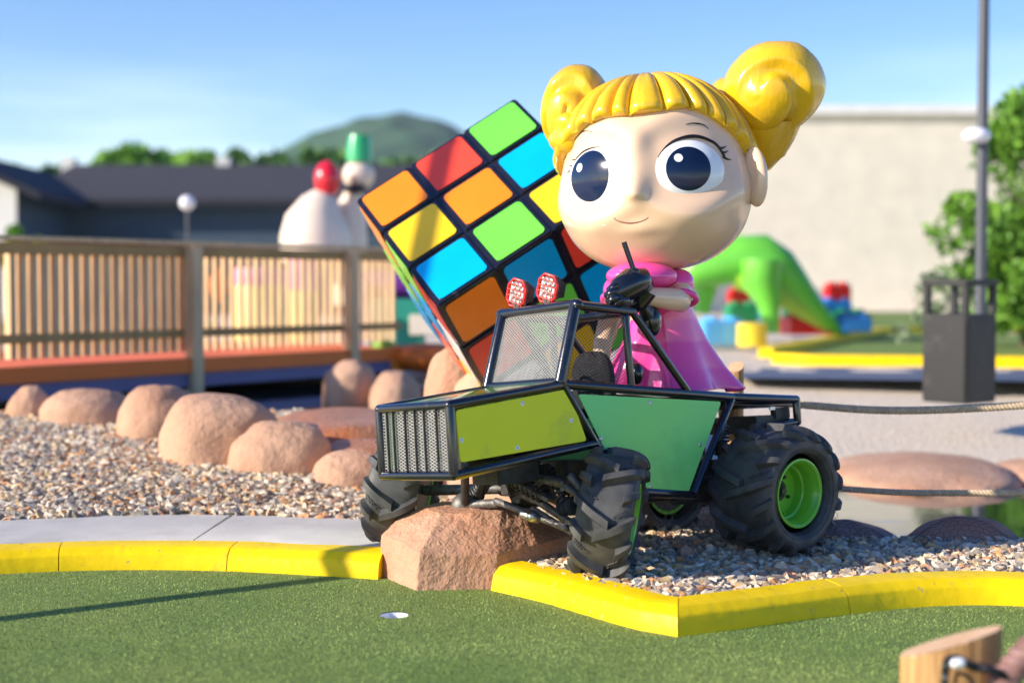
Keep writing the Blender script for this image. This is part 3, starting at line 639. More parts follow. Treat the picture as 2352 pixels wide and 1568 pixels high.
# ---------------- wheels ----------------
def wheel_meshes(R0, W0, rr, nl, lug_h, name, mr_=1):
    """local frame: axle along +x (outward), returns objects built once"""
    rc = (R0+rr)/2+.012; Hh = R0-rc; 
    def car(phi, t, h=0):
        """carcass: t=0 crown, |t|=90 deg widest"""
        n = 2.9; c, s_ = math.cos(t), math.sin(t)
        x = W0*math.copysign(abs(s_)**(2/n), s_); r = rc+Hh*math.copysign(abs(c)**(2/n), c)
        nx, nr = math.copysign(abs(s_)**(2-2/n), s_)/W0, math.copysign(abs(c)**(2-2/n), c)/Hh; q = math.hypot(nx, nr); x += h*nx/q; r += h*nr/q
        return Vector((x, r*math.sin(phi), r*math.cos(phi)))
    mb = MB(); tmax = R_(142)
    mb.grid(lambda u, v: car(2*math.pi*u, -tmax+2*tmax*v), 96, 40, cu=True)
    # sidewall rings
    for sg in (1, -1):
        for tt in (R_(100), R_(118)):
            mb.tube([car(2*math.pi*i/72, sg*tt, .0005) for i in range(72)], .0022, 6, closed=True)
    dphi = 2*math.pi/nl
    for sg in (1, -1):
        for k in range(nl):
            p0 = k*dphi+(0 if sg > 0 else dphi*.5); n = 12; vs = []; u0 = .40 if k % 2 else 0.0
            for i in range(n):
                u = u0+(1-u0)*i/(n-1); t = sg*R_(-7+86*u) if True else 0; sweep_ = (.30*u**.75)*(.25/R0)*1.1; ph = p0+mr_*sweep_
                wb_ = (.025-.003*u)/R0; wt = (.0125+.001*u)/R0
                hh = lug_h*(1-.45*u**3)
                vs += [car(ph-wb_, t, -.003), car(ph-wt, t, hh), car(ph+wt, t, hh), car(ph+wb_, t, -.003)]
            fs = [(i*4+j, i*4+j+1, i*4+5+j, i*4+4+j) for i in range(n-1) for j in range(3)]+[(0, 3, 2, 1), (n*4-4, n*4-3, n*4-2, n*4-1)]
            mb.add(vs, fs)
    # raised tyre lettering between the lugs
    tx = bpy.data.curves.new('lettering', 'FONT'); tx.body = 'gator'; tx.size = 1; tx.shear = .35; tx.offset = .02; tx.resolution_u = 3
    to = bpy.data.objects.new('lettering', tx); COL.objects.link(to); bpy.context.view_layer.update()
    tm = bpy.data.meshes.new_from_object(to.evaluated_get(bpy.context.evaluated_depsgraph_get())); bpy.data.objects.remove(to)
    tv = [v.co.copy() for v in tm.vertices]; tfc = [tuple(p.vertices) for p in tm.polygons]
    wmax = max(v.x for v in tv); ed = {}
    for f_ in tfc:
        for a, b in zip(f_, f_[1:]+f_[:1]): ed.setdefault((min(a, b), max(a, b)), []).append((a, b))
    bnd = [e[0] for e in ed.values() if len(e) == 1]
    for sg in (1, -1):
        for k in range(nl):
            if k % 2: continue
            p0 = k*dphi+(0 if sg > 0 else dphi*.5)+dphi*.50
            def mp_(v, h):
                x, y = v.x/wmax, (v.y-.25)/wmax
                if sg*mr_ < 0: x = 1-x
                u = .20+.62*x; t = sg*R_(-6+80*u)
                ph = p0+mr_*(.30*u**.75)*(.25/R0)*1.1+mr_*(y*.085/R0)
                return car(ph, t, h)
            n = len(tv); top = [mp_(v, .0042) for v in tv]; bot = [mp_(v, -.001) for v in tv]
            mb.add(top+bot, tfc+[(a, b, n+b, n+a) for a, b in bnd])
    ty = mb.build(name+'_tyre', M['rubber'], None, ang=34)
    # rim: barrel, lip, disc, hub hole, bolts, valve
    rb = MB(); lip = W0*(.80 if name == 'rear' else .90)
    prof = [(-lip, rr+.012), (-lip, rr-.002), (-lip+.012, rr-.006), (-lip*.3, rr-.022), (-lip*.1, rr-.030), (lip*.25, rr-.026), (lip*.42, rr-.025), (lip*.45, rr-.017), (lip*.75, rr-.015), (lip-.02, rr-.010), (lip-.008, rr-.004), (lip, rr-.001), (lip+.005, rr+.006), (lip+.004, rr+.012), (lip-.003, rr+.013)]
    if name == 'rear': prof = [(x, r) for x, r in prof]
    rb.grid(lambda u, v: (lambda q: Vector((q[0], q[1]*math.sin(2*math.pi*u), q[1]*math.cos(2*math.pi*u))))(prof[round(v*(len(prof)-1))]), 64, len(prof), cu=True)
    xd = lip*.12; 
    for d0, sgn in ((xd, 1), (xd-.006, -1)):
        rb.grid(lambda u, v: Vector((d0, (.036+(rr-.022-.036)*v)*math.sin(2*math.pi*u), (.036+(rr-.022-.036)*v)*math.cos(2*math.pi*u))), 48, 3, cu=True)
    ri = rb.build(name+'_rim', M['rim'], None, ang=30)
    hb = MB(); hb.tube([(xd-.04, 0, 0), (xd+.004, 0, 0), (xd+.006, 0, 0)], [.042, .042, .034], 28); hb.tube([(xd, 0, 0), (xd+.03, 0, 0)], [.016, .014], 16)
    for k in range(4):
        an = k*math.pi/2+.5; hb.tube([(xd, .060*math.sin(an), .060*math.cos(an)), (xd+.012, .060*math.sin(an), .060*math.cos(an))], .0075, 6)
    hb.tube([(-lip+.006, 0, 0), (-lip+.014, 0, 0)], rr-.006, 40)  # dark disc added to close the rim's inner side, standing in for shade
    hu = hb.build(name+'_hub', M['dark'], None, ang=30)
    vl = MB().cap((xd, .0, -rr+.035), (xd+.035, -.004, -rr+.038), .0045).build(name+'_valve', M['rim'], None)
    return hu, ty, ri, vl
def place(meshes, c, ax, up, first, label):
    x = ax.normalized(); y = up.cross(x).normalized(); z = x.cross(y)
    Mx = Matrix(((x.x, y.x, z.x, c.x), (x.y, y.y, z.y, c.y), (x.z, y.z, z.z, c.z), (0, 0, 0, 1)))
    hu, ty, ri, vl = meshes
    if not first:
        hu, ty, ri, vl = [o.copy() for o in meshes]
        for o in (hu, ty, ri, vl): COL.objects.link(o)
    hu.name = 'wheel'; ty.name = 'tyre'; ri.name = 'rim'; vl.name = 'valve'
    hu.parent = buggy; hu.matrix_parent_inverse = parent_inv(buggy); hu.matrix_basis = Mx
    for o in (ty, ri, vl): o.parent = hu; o.matrix_parent_inverse = Matrix()
    hu['label'] = label
    return Mx
WF = [wheel_meshes(.228, .103, .125, 14, .030, 'front', k) for k in (1, -1)]; WR = [wheel_meshes(.246, .152, .128, 16, .028, 'rear', k) for k in (1, -1)]
ax_f = Vector((.965, -.19, -.15)).normalized(); fup = Vector((.15, 0, 1)).normalized()
cNF = at(1400, 1183, 5.52); cFF = at(927, 1116, 6.12)
place(WF[0], cNF, ax_f, fup, True, 'turned near front wheel'); place(WF[1], cFF, -ax_f, fup, True, 'turned far front wheel')
nr = Vector((.643, -.766, 0)); cNR = at(1840, 1133, 5.92)-nr*.13; 
place(WR[0], cNR, nr, Vector((0, 0, 1)), True, 'near rear wheel'); cFR = cNR-nr*.72+Vector((0, 0, -.03)); place(WR[1], cFR, -nr, Vector((0, 0, 1)), True, 'far rear wheel')

# ---------------- suspension and running gear ----------------
sA = cNF-ax_f*.10; sB = cFF+ax_f*.10
mid = at(1205, 1128, 5.75); difc = at(1215, 1120, 5.92)
g = MB()
g.ell(at(1065, 1160, 5.9), (.05, .05, .05)); g.cap(at(1050, 1160, 5.9), at(1140, 1155, 5.78), .018); g.cap(at(1140, 1150, 5.75), at(1300, 1212, 5.5), .014); g.cap(at(1215, 1183, 5.62), at(1232, 1190, 5.60), .020)
g.cap(at(1150, 1078, 5.8), at(1290, 1110, 5.55), .017); g.cap(at(1170, 1105, 5.8), at(1310, 1200, 5.56), .016); g.cap(difc, sA-Vector((0, 0, .01)), .016); g.cap(difc, sB, .022)
g.build('suspension_arm', M['grimy'], buggy)
for i_k, (p_, q_) in enumerate((((1130, 1100, 5.95), (1225, 1150, 5.7)), ((1180, 1150, 5.85), (1290, 1075, 5.68)), ((1240, 1095, 5.66), (1318, 1105, 5.55)), ((1095, 1120, 5.92), (1190, 1090, 5.8)), ((1225, 1168, 5.62), (1312, 1222, 5.5)))): MB().cap(at(*p_), at(*q_), .0115).build('link_rod', M['grimy'], buggy)
for p_ in ((1165, 1120, 5.78), (1250, 1082, 5.66), (1290, 1075, 5.6)): MB().box(at(*p_), (.05, .03, .055), (l3, a2, up3)).build('bracket', M['dark'], buggy, bevel=.004)
ax_ = MB(); ax_.ell(difc, (.085, .075, .08), p=.8); ax_.cap(difc-l3*.10, difc+l3*.16, .035); ax_.cap(difc, difc+a2*.55+Vector((0, 0, .05)), .022); ax_.build('front_axle', M['dark'], buggy)
def shock(p, q, r=.027, nm='shock_absorber'):
    p = Vector(p); q = Vector(q); d = q-p; n = 90; u = d.cross(Vector((1, 0, .1))).normalized(); v = d.normalized().cross(u)
    o = MB().cap(p-d*.12, q+d*.12, r*.45).cap(p, p+d*.35, r*.7).build(nm, M['grimy'], buggy)
    MB().tube([p+d*(i/n)+(u*math.cos(i*.6)+v*math.sin(i*.6))*r for i in range(n+1)], .0048, 6).build('spring', M['dark'], o)
shock(at(1150, 1088, 5.74), at(1245, 1140, 5.60), .024); shock(at(1262, 1078, 5.72), at(1300, 1160, 5.58)); shock(at(1120, 1095, 5.85), at(1085, 1150, 5.95)); shock(at(1205, 1085, 5.85), at(1190, 1140, 5.86), .022)
bo = MB(); b0 = at(1285, 1168, 5.58); b1 = at(1322, 1160, 5.54)
bd = (b1-b0); N9 = 28
bo.tube([b0+bd*(i/N9) for i in range(N9+1)], [.022+.012*(i/N9)+.005*math.sin(i*1.7) for i in range(N9+1)], 20); bo.build('rubber_boot', M['rubber'], buggy)
for p_, q_, r_ in ((at(1312, 1095, 5.54), at(1330, 1120, 5.53), .017), (at(1300, 1118, 5.52), at(1335, 1142, 5.52), .013), (at(1300, 1210, 5.52), at(1330, 1205, 5.52), .016)): MB().cap(p_, q_, r_).build('steering_knuckle', M['grimy'], buggy)
for q in ((1292, 1122, 5.49), (1303, 1197, 5.5), (1190, 1150, 5.7)):
    c_ = at(*q); MB().tube([c_, c_+Vector((-.002, -.014, 0))], .009, 6).build('bolt', M['grimy'], buggy, ang=30)
MB().cap(at(1205, 1180, 5.6), at(1222, 1186, 5.58), .022).build('hose_clamp', M['steel'], buggy)
us = MB()
for k in range(7): us.cap(i_(B0.lerp(D0, .15+.12*k), .1)-up3*.01, i_(B0.lerp(D0, .15+.12*k), .9)-up3*.01, .008)
us.box(i_(B0.lerp(D0, .6), .5)-up3*.05, (.20, .16, .10), (a2, l3, up3)); us.cap(at(1068, 1090, 5.75), at(1068, 1152, 5.85), .017); us.cap(at(1110, 1085, 5.8), at(1104, 1140, 5.85), .016)
us.box(i_(D0.lerp(E0, .6), .5), (.10, W*.9, .10), (a2, l3, up3)); us.build('chassis', M['dark'], buggy, bevel=.004)
tl = MB(); cR = cNR.lerp(cFR, .5)
for z in (.10, .03, -.05): tl.cap(G0.lerp(far(G0), .25)+Vector((0, 0, z+.02)), cR+Vector((0, 0, z))-l3*.12, .013); tl.cap(G0.lerp(far(G0), .75)+Vector((0, 0, z+.02)), cR+Vector((0, 0, z))+l3*.12, .013)
tl.build('trailing_arm', M['dark'], buggy)
ra = MB().cap(cNR, cFR, .035); ra.ell(cR, (.09, .09, .09)); ra.build('rear_axle', M['dark'], buggy)
shock(G0.lerp(H0, .72)+a2*.045+l3*.04, G0.lerp(H0, .38)+a2*.12+l3*.04, .030)
# ---------------- doll statue ----------------
HY = 6.15; H = at(1505, 455, HY)
doll = empty('doll_statue', at(1500, 893, 6.28), 'glossy big-headed doll statue with blonde double buns and a pink dress, standing on the buggy', 'statue')
yaw = R_(18); fw = Vector((-math.sin(yaw), -math.cos(yaw), 0)); rt = Vector((math.cos(yaw), -math.sin(yaw), 0)); rl = R_(4.5); up = Vector((0, 0, 1))
rt, up = (rt*math.cos(rl)+up*math.sin(rl)), (up*math.cos(rl)-rt*math.sin(rl))
RX, RY, RT, RB = .398, .335, .47, .305
EAZ, EEL = R_(29.5), R_(13.5)
def hb_(az, el):
    s_ = math.sin(el); c_ = math.cos(el)**(.82 if el < 0 else .95)
    z = s_*(RT if el > 0 else RB); k = 1-.0*z
    return Vector((RX*math.sin(az)*c_*k, RY*math.cos(az)*c_*k, z))
def hn(az, el):
    p = hb_(az, el); return Vector((p.x/RX**2, p.y/RY**2, p.z/(RT if el > 0 else RB)**2)).normalized()
def hp(az, el, off=0):
    p = hb_(az, el); n = hn(az, el); d = off
    for sg in (1, -1):
        q = hb_(sg*EAZ, EEL); r = math.hypot((p.x-q.x)/1.12, p.z-q.z) if p.y > 0 else 9
        d += -.020*math.exp(-(r/.158)**8)+.009*math.exp(-((r-.205)/.040)**2)*(1.3 if p.y > 0 else 0)
    q = hb_(R_(-1), R_(-1)); r2 = ((p.x-q.x)/.034)**2+((p.z-q.z)/(.045 if p.z > q.z else .018))**2
    if p.y > 0: d += .017*math.exp(-r2)
    r3 = (p.x/.05)**2+((p.z-.06)/.11)**2
    if p.y > 0: d += .012*math.exp(-r3)
    for sg in (1, -1):
        r = ((p.x-sg*.2)/.11)**2+((p.z+.12)/.07)**2
        if p.y > 0: d += .014*math.exp(-r)
    if p.y > 0: d += .010*math.exp(-((p.x/.09)**2+((p.z+.135)/.03)**2))
    return p+n*d
def hw(p): return H+rt*p.x+fw*p.y+up*p.z
b = MB(); b.grid(lambda u, v: hw(hp(2*math.pi*u, math.pi*(v-.5)*.9995)), 220, 150, cu=True)
# neck, torso, arms: one skin surface under the dress
tz = Vector((0, 0, 1)); DC = at(1500, 893, 6.28)
nk = at(1500, 640, 6.22); b.cap(nk+Vector((0, 0, .08)), nk-Vector((0, 0, .12)), .06, .07)
b.cap(nk-Vector((0, 0, .05)), DC+Vector((0, 0, .1)), .085, .12)
sh = at(1556, 650, 6.10); el_ = at(1566, 690, 6.00); wr = at(1487, 680, 5.88)
arm = [sh, sh.lerp(el_, .6), el_+Vector((-.01, 0, 0)), el_.lerp(wr, .35), el_.lerp(wr, .7), wr, wr+(wr-el_)*.25]
b.tube(arm, [.054, .052, .050, .047, .041, .035, .032], 20)
sh2 = at(1424, 655, 6.12); wr2 = at(1432, 690, 5.92); b.tube([sh2, sh2.lerp(wr2, .5), wr2], [.045, .038, .03], 18)
lg0 = at(1398, 742, 5.98); b.tube([at(1420, 720, 6.1), lg0, at(1384, 790, 5.96), at(1380, 830, 5.95)], [.045, .045, .040, .034], 18)
b.build('body', M['skin'], doll, ang=75)
# surface points under given directions from the front, on the finished face
_A = np.linspace(-R_(95), R_(95), 381); _E = np.linspace(-R_(70), R_(70), 281)
_G = np.array([[hw(hp(a, e))[:] for e in _E] for a in _A]); _c, _s = math.cos(PITCH), math.sin(PITCH)
_d = _G-np.array(CAMP[:]); _z = _d[..., 1]*_c-_d[..., 2]*_s; _pu = CX+FP*_d[..., 0]/_z; _pv = CY-FP*(_d[..., 1]*_s+_d[..., 2]*_c)/_z
_vis = np.array([[(fw*hn(a, e).y+rt*hn(a, e).x+up*hn(a, e).z).dot(-(Vector(_G[i, j])-CAMP).normalized()) > .05 for j, e in enumerate(_E)] for i, a in enumerate(_A)])
def fpt(x, y, off=0):
    q = (_pu-x)**2+(_pv-y)**2+np.where(_vis, 0, 1e6); i, j = np.unravel_index(np.argmin(q), q.shape); a, e = _A[i], _E[j]
    n = hn(a, e); return hw(hp(a, e)+n*off)
def fz(x, y, off=0):   # from the close-up reading of the head
    return fpt((1462+x/2.142)/1.2245, (56+y/2.142)/1.2245, off)
def eyeball(cx_, cy_, px_, py_, gx, gy, az, rx, rz, pr, gr):
    nz = (fw*math.cos(az)+rt*math.sin(az)+up*.02).normalized(); e1 = nz.cross(up).normalized(); e1 = e1 if e1.dot(rt) > 0 else -e1; e2 = (up-nz*up.dot(nz)).normalized()
    c = fz(cx_, cy_)-nz*.034; D = .056
    def dome(x, z, o=0): r2 = (x/rx)**2+(z/rz)**2; return c+e1*x+e2*z+nz*(D*math.sqrt(max(0, 1-r2))+o)
    def disc(x0, z0, ax_, az_, o, name, m, par, n=56, rings=12, th=.003):
        mb = MB(); vs = [dome(x0+ax_*r/rings*math.cos(2*math.pi*k/n), z0+az_*r/rings*math.sin(2*math.pi*k/n), o) for r in range(rings+1) for k in range(n)]
        vs += [dome(x0+ax_*math.cos(2*math.pi*k/n), z0+az_*math.sin(2*math.pi*k/n), o-th) for k in range(n)]
        mb.add(vs, [(i*n+k, i*n+(k+1) % n, (i+1)*n+(k+1) % n, (i+1)*n+k) for i in range(rings+1) for k in range(n)])
        return mb.build(name, m, par, merge=1e-6, ang=40)
    ew = disc(0, 0, rx*.999, rz*.999, 0, 'eye', M['white'], doll, 80, 30, .02)
    k = 1.722e-3/2.623; cs = math.cos(az-R_(18)); dx, dz = (px_-cx_)*k/cs, -(py_-cy_)*k
    disc(dx, dz, pr, pr*.97, .0012, 'pupil', M['pupil'], ew)
    disc((gx-cx_)*k/cs, -(gy-cy_)*k, gr/max(.6, 1), gr, .0030, 'eye_glint', M['white'], ew, 24, 5, .002)  # highlight put in as a raised white disc on the pupil
    return dome
dR = eyeball(1033, 910, 1012, 895, 955, 828, R_(28), .148, .130, .090, .017)
dL = eyeball(445, 962, 432, 941, 382, 881, R_(-28), .166, .131, .106, .018)
def line(name, sets, m, off=.002):
    mb = MB()
    for pts, r0, r1, r2 in sets:
        P = catn2([fz(x, y, off) for x, y in pts]); n = len(P); mb.tube(P, [ (r0+(r1-r0)*min(1, 2*i/(n-1))) if i < n/2 else (r1+(r2-r1)*(2*i/(n-1)-1)) for i in range(n)], 8)
    return mb.build(name, m, doll)
def catn2(P): return smooth_path(P, 6)
line('eyelashes', [(((832, 832), (868, 778), (920, 735), (985, 710), (1050, 704), (1115, 715), (1180, 752), (1232, 822)), .0012, .0078, .0045), (((1195, 775), (1222, 772), (1243, 762)), .0055, .004, .0006), (((1210, 798), (1235, 798), (1254, 788)), .0055, .004, .0006), (((1222, 825), (1245, 838), (1272, 845)), .006, .004, .0006)], M['ink'], .003)
line('eyelashes', [(((592, 855), (570, 815), (530, 785), (480, 772), (430, 776), (385, 795), (345, 835)), .0012, .0036, .0022), (((352, 838), (330, 842), (306, 838)), .003, .0025, .0005), (((335, 868), (315, 878), (294, 876)), .003, .0025, .0005), (((320, 895), (303, 910), (286, 922)), .0025, .002, .0005)], M['ink'], .003)
line('eyebrow', [(((1000, 634), (1035, 621), (1075, 624), (1110, 638), (1138, 660)), .001, .0032, .001)], M['ink'], .001)
line('eyebrow', [(((332, 724), (350, 697), (378, 678), (408, 671), (438, 677)), .0008, .0026, .0008)], M['ink'], .001)
line('mouth', [(((568, 1190), (582, 1206), (615, 1219), (660, 1225), (705, 1219), (745, 1206), (775, 1188)), .0012, .0032, .0008)], M['mouth'], .0005)
# ears
for sg in (1,):
    ec = hw(hb_(sg*R_(86), R_(-2)))+rt*(.025*sg)+up*.055; exx = (fw*.55+rt*sg*.85).normalized(); enn = exx.cross(up).normalized()
    e = MB(); e.ell(ec, (.060, .034, .122), (exx, enn, up), 40, 30, fn=lambda a, q: 1-.0*a)
    for v_i, v in enumerate(e.v):
        p = Vector(v)-ec; x, z = p.dot(exx)/.052, p.dot(up)/.118; r = math.hypot(x-.1, z-.05)
        if p.dot(enn)*sg > -.002: e.v[v_i] = tuple(Vector(v)-enn*sg*.0+(-enn*sg*.016*math.exp(-(r/.5)**2) if True else 0))
    e.build('ear', M['skin'], doll)
# hair cap with sculpted fringe
HL = [(-180, -6), (-120, 4), (-100, 15), (-85, 20), (-70, 25), (-55, 33), (-40, 39), (-25, 41), (0, 41), (20, 41), (40, 42), (52, 38), (62, 33), (72, 28), (82, 22), (92, 12), (104, 4), (120, -2), (180, -6)]
def hl(az):
    d = math.degrees(az); return R_(float(np.interp(d, [h[0] for h in HL], [h[1] for h in HL])))
LB = [-66, -50, -35, -18, -4, 22, 42, 55, 66, 76, 86]       # grooves of the fringe in degrees
def lobe(az, v):
    d = math.degrees(az)+ (10*(1-v) if d_sw(az) else 0)
    for a_, b_ in zip(LB, LB[1:]):
        if a_ <= d < b_: t = (d-a_)/(b_-a_); return (4*t*(1-t))**.45, t, LB.index(a_)
    return (.75+.25*abs(math.cos(d*.14)), .5, 99)
def d_sw(az): return False
hc = MB()
def hairf(u, v):
    az = math.pi*(2*u-1); lo = hl(az); lb, t, idx = lobe(az, v)
    if v <= .9:
        k = v/.9; el = math.pi/2*.999+(lo-math.pi/2*.999)*k; off = .056*min(1, .55+.6*k)+.002
        g = (1-lb)*(.042*min(1, k*1.3)); off += .012*math.sin(math.pi*k)-g+.004*noise.noise(Vector((math.degrees(az)*.16, el*1.5, 3)))
        if k > .93: off -= .016*((k-.93)/.07)**2
        jag = (.020*(t-.5)*(1 if idx % 2 else -1)+.012*(lb-.8))*k**4 if idx < 99 else 0
        return hw(hb_(az, el-jag*1.4)+hn(az, max(el, -.3))*off)
    k = (v-.9)/.1; return hw(hb_(az, lo+.03*k)+hn(az, lo)*(.030*(1-k)-.012*k))
hc.grid(hairf, 420, 60, cu=True); hc.build('hair', M['hair'], doll, ang=60)
def bun(c, r, tilt, ph, name='hair_bun', turns=2.2, sgn=1):
    ax = (rt*math.cos(tilt)+up*math.sin(tilt), fw, (up*math.cos(tilt)-rt*math.sin(tilt)))
    def fn(a, e):
        d = Vector((math.cos(a)*math.cos(e), math.sin(a)*math.cos(e), math.sin(e)))
        # swirl strands round an axis that faces the viewer
        q = Vector((-.25*sgn, .95, -.15)).normalized(); cc = d.dot(q); an = math.atan2(d.z*sgn, d.x); rr = math.acos(max(-1, min(1, cc)))
        s_ = math.sin(an*1.0+rr*5.2+ph+.5*noise.noise(d*2)); g = -max(0, -s_-.15)**1.2*.22
        return 1+g*min(1, rr*1.6)*(1 if rr < 2.3 else .3)+0.018*fb(d*1.4+Vector((ph, 0, 0)), 2)
    mb = MB().ell(c, r, ax, 130, 90, fn=fn, p=.96); return mb
bm_ = bun(at(1776, 203, 6.12), (.215, .20, .190), R_(22), 1.0)
bm_.build('hair_bun', M['hair'], doll, ang=70)
nk_ = MB(); nk_.tube([at(1758, 255, 6.16), at(1752, 310, 6.2), at(1752, 350, 6.24), at(1757, 372, 6.26), at(1762, 386, 6.27)], [.160, .130, .098, .065, .020], 28)
nk_.ell(at(1700, 250, 6.2), (.15, .16, .15)); nk_.build('hair_base', M['hair'], doll, ang=70, disp=lambda p: .006*math.sin(p.x*40+p.z*55+6*noise.noise(p*2)))
bun(at(1322, 252, 6.26), (.145, .17, .190), R_(-14), 2.6, sgn=-1).build('hair_bun', M['hair'], doll, ang=70)
MB().ell(at(1312, 300, 6.22), (.095, .14, .125), None, 50, 30).build('hair_base', M['hair'], doll, ang=70, disp=lambda p: .007*math.sin(p.z*60+p.x*20))
# dress
SKC = at(1512, 901, 6.36); zt = at(1500, 700, 6.2).z-SKC.z
def skf(u, v):
    a = 2*math.pi*u; h = v; 
    prof = np.interp(h, [0, .03, .08, .3, .6, .85, 1.0], [.286, .302, .298, .240, .178, .138, .118])
    fold = 1+(1-h)**1.3*(.12*math.cos(a*5+.6)+.035*math.cos(a*9+2))
    cx = SKC.x+(.030)*(1-h)+(at(1525, 700, 6.2).x-SKC.x)*h; cy = SKC.y-.14*h
    z = SKC.z+zt*h
    if h < .06: z += .026*(1 if math.cos(a*5+.6) < -.2 else 0)*(1-h/.06)+.01
    return Vector((cx+prof*fold*math.cos(a), cy+prof*fold*.92*math.sin(a), z))
dr = MB(); dr.grid(skf, 160, 60, cu=True)
def hem(u, v):
    p = skf(u, 0); c = Vector((SKC.x+.03, SKC.y, SKC.z+.02)); q = p.lerp(c, .06+.9*v); q.z = p.z+.012+.05*v; return q
dr.grid(hem, 160, 6, cu=True)
dr.build('dress_skirt', M['pink'], doll, ang=80, merge=1e-4)
bd_ = MB(); bc = at(1510, 665, 6.16); bd_.ell(bc, (.125, .10, .115), None, 48, 32, fn=lambda a, e: 1+.05*math.sin(3*a)*math.cos(e))
bd_.ell(at(1474, 634, 6.0), (.145, .11, .06), None, 40, 24); bd_.build('dress_top', M['pink'], doll, ang=80)
for c_, r_, cu_ in ((at(1558, 652, 6.08), (.066, .068, .062), at(1572, 684, 6.02)), (at(1416, 668, 6.08), (.055, .06, .058), at(1412, 690, 6.02))):
    MB().ell(c_, r_, None, 36, 24, p=.9).build('puff_sleeve', M['pink'], doll)
    ad = (cu_-c_).normalized(); u1 = ad.cross(Vector((0, 0, 1))).normalized(); v1 = ad.cross(u1)
    ad = Vector((-.2, -.5, -.8)).normalized(); u1 = ad.cross(Vector((0, 0, 1))).normalized(); v1 = ad.cross(u1)
    MB().tube([cu_+(u1*math.cos(t)+v1*math.sin(t))*.048 for t in [i*math.pi/16 for i in range(32)]], .013, 10, closed=True).build('sleeve_cuff', M['pink'], doll)
# gloved hands holding a remote control with a stub aerial
gl = MB(); gl.tube([at(1478, 662, 5.86), at(1468, 648, 5.84), at(1450, 650, 5.82), at(1430, 664, 5.80), at(1414, 680, 5.79), at(1404, 690, 5.79)], [.046, .060, .062, .056, .046, .03], 28)
for i, (x, y, Y) in enumerate(((1402, 664, 5.77), (1396, 676, 5.75), (1400, 690, 5.74), (1412, 697, 5.74))):
    gl.tube([at(x+26, y-6, Y+.03), at(x+10, y-4, Y-.01), at(x, y+2, Y), at(x+5, y+9, Y+.02)], [.020, .021, .018, .014], 14)
gl.tube([at(1440, 690, 5.78), at(1420, 705, 5.76), at(1405, 704, 5.76)], [.026, .022, .015], 14)
gl.tube([at(1480, 668, 5.86), at(1466, 700, 5.86), at(1452, 712, 5.86)], [.05, .035, .02], 18)
gl.build('glove', M['black'], doll, ang=80)
rc = thing(MB().tube([at(1456, 622, 5.80), at(1433, 556, 5.80)], .0105, 12).ell(at(1457, 624, 5.80), (.022, .02, .018)), 'remote_control', M['black'], 'black hand-held remote control with a stubby aerial, gripped in the doll\'s glove', 'remote control', ang=40)
MB().ell(at(1497, 738, 5.92), (.040, .045, .062), p=.9).cap(at(1478, 700, 5.9), at(1490, 725, 5.91), .028, .036).build('glove', M['black'], doll, ang=80)
MB().ell(at(1462, 858, 5.98), (.03, .04, .045)).build('boot', M['black'], doll)
# ---------------- ropes, posts and netting behind the buggy ----------------
def rope(pts, r, name, m, label, cat='rope', group=None, pitch=.05, strands=3):
    P = [Vector(p) for p in pts]; d = [0]
    for a, b_ in zip(P, P[1:]): d.append(d[-1]+(b_-a).length)
    n = int(d[-1]/.006); mb = MB()
    def pt(s_):
        i = min(len(P)-2, int(np.searchsorted(d, s_, side='right')-1)); return P[i].lerp(P[i+1], (s_-d[i])/(d[i+1]-d[i]))
    tang = (P[-1]-P[0]).normalized(); u = tang.cross(Vector((0, 0, 1))).normalized(); v = tang.cross(u)
    for k in range(strands):
        mb.tube([pt(d[-1]*i/n*.9999)+(u*math.cos(2*math.pi*(d[-1]*i/n)/pitch+k*2*math.pi/strands)+v*math.sin(2*math.pi*(d[-1]*i/n)/pitch+k*2*math.pi/strands))*r*.52 for i in range(n+1)], r*.56, 8)
    return thing(mb, name, m, label, cat, group)
def catn(P): return smooth_path([Vector(p) for p in P], 10)
gR = 'ropes of the pond barrier'
rope(catn([at(1690, 915, 6.75), at(1840, 929, 6.70), at(2000, 941, 6.62), at(2150, 941, 6.55), at(2352, 930, 6.45), at(2500, 915, 6.4)]), .0175, 'rope', M['rope'], 'upper tan twisted rope sagging right from behind the buggy tail', group=gR)
rope(catn([at(1690, 1110, 6.75), at(1930, 1122, 6.66), at(2090, 1131, 6.60), at(2352, 1131, 6.45), at(2500, 1128, 6.4)]), .0145, 'rope', M['rope'], 'lower tan twisted rope passing above the right pond water', group=gR)
def logpost(c, r, h, slope, name, label, group=None, yaw=0, seed=0, half=False, m='log'):
    mb = MB(); n = 48
    def rr(a, z): return r*(1+.04*noise.noise(Vector((math.cos(a)*2, math.sin(a)*2, seed)))-.05*max(0, noise.noise(Vector((a*5, z*.8, seed+4)))))
    def f_(u, v):
        a = 2*math.pi*u; z = h*v; top = slope[0]*math.cos(a)+slope[1]*math.sin(a); q = rr(a, z)
        x, y = q*math.cos(a), q*math.sin(a)*(.72 if r > .1 else 1)
        return Vector((c.x+x, c.y+y, c.z+z+(top*r*(v**8) if v > 0 else 0)))
    mb.grid(f_, n, 24, cu=True); o = thing(mb, name, M[m], label, 'post', group)
    cap = MB(); cap.add([f_(i/n, 1)+Vector((0, 0, .0006)) for i in range(n)]+[f_(i/n, 1)-Vector((0, 0, .004)) for i in range(n)], [tuple(range(n))]+[(i, (i+1) % n, n+(i+1) % n, n+i) for i in range(n)]); cap.build('cut_end', M['log_cut'], o, smooth=False)
    return o
b = at(1690, 900, 6.72); logpost(Vector((b.x, b.y, .0)), .036, at(1690, 842, 6.72).z, (.25, .55), 'rope_post', 'slim round log post with slanted top behind the pink dress hem', 'log posts of the rope barriers', seed=2)
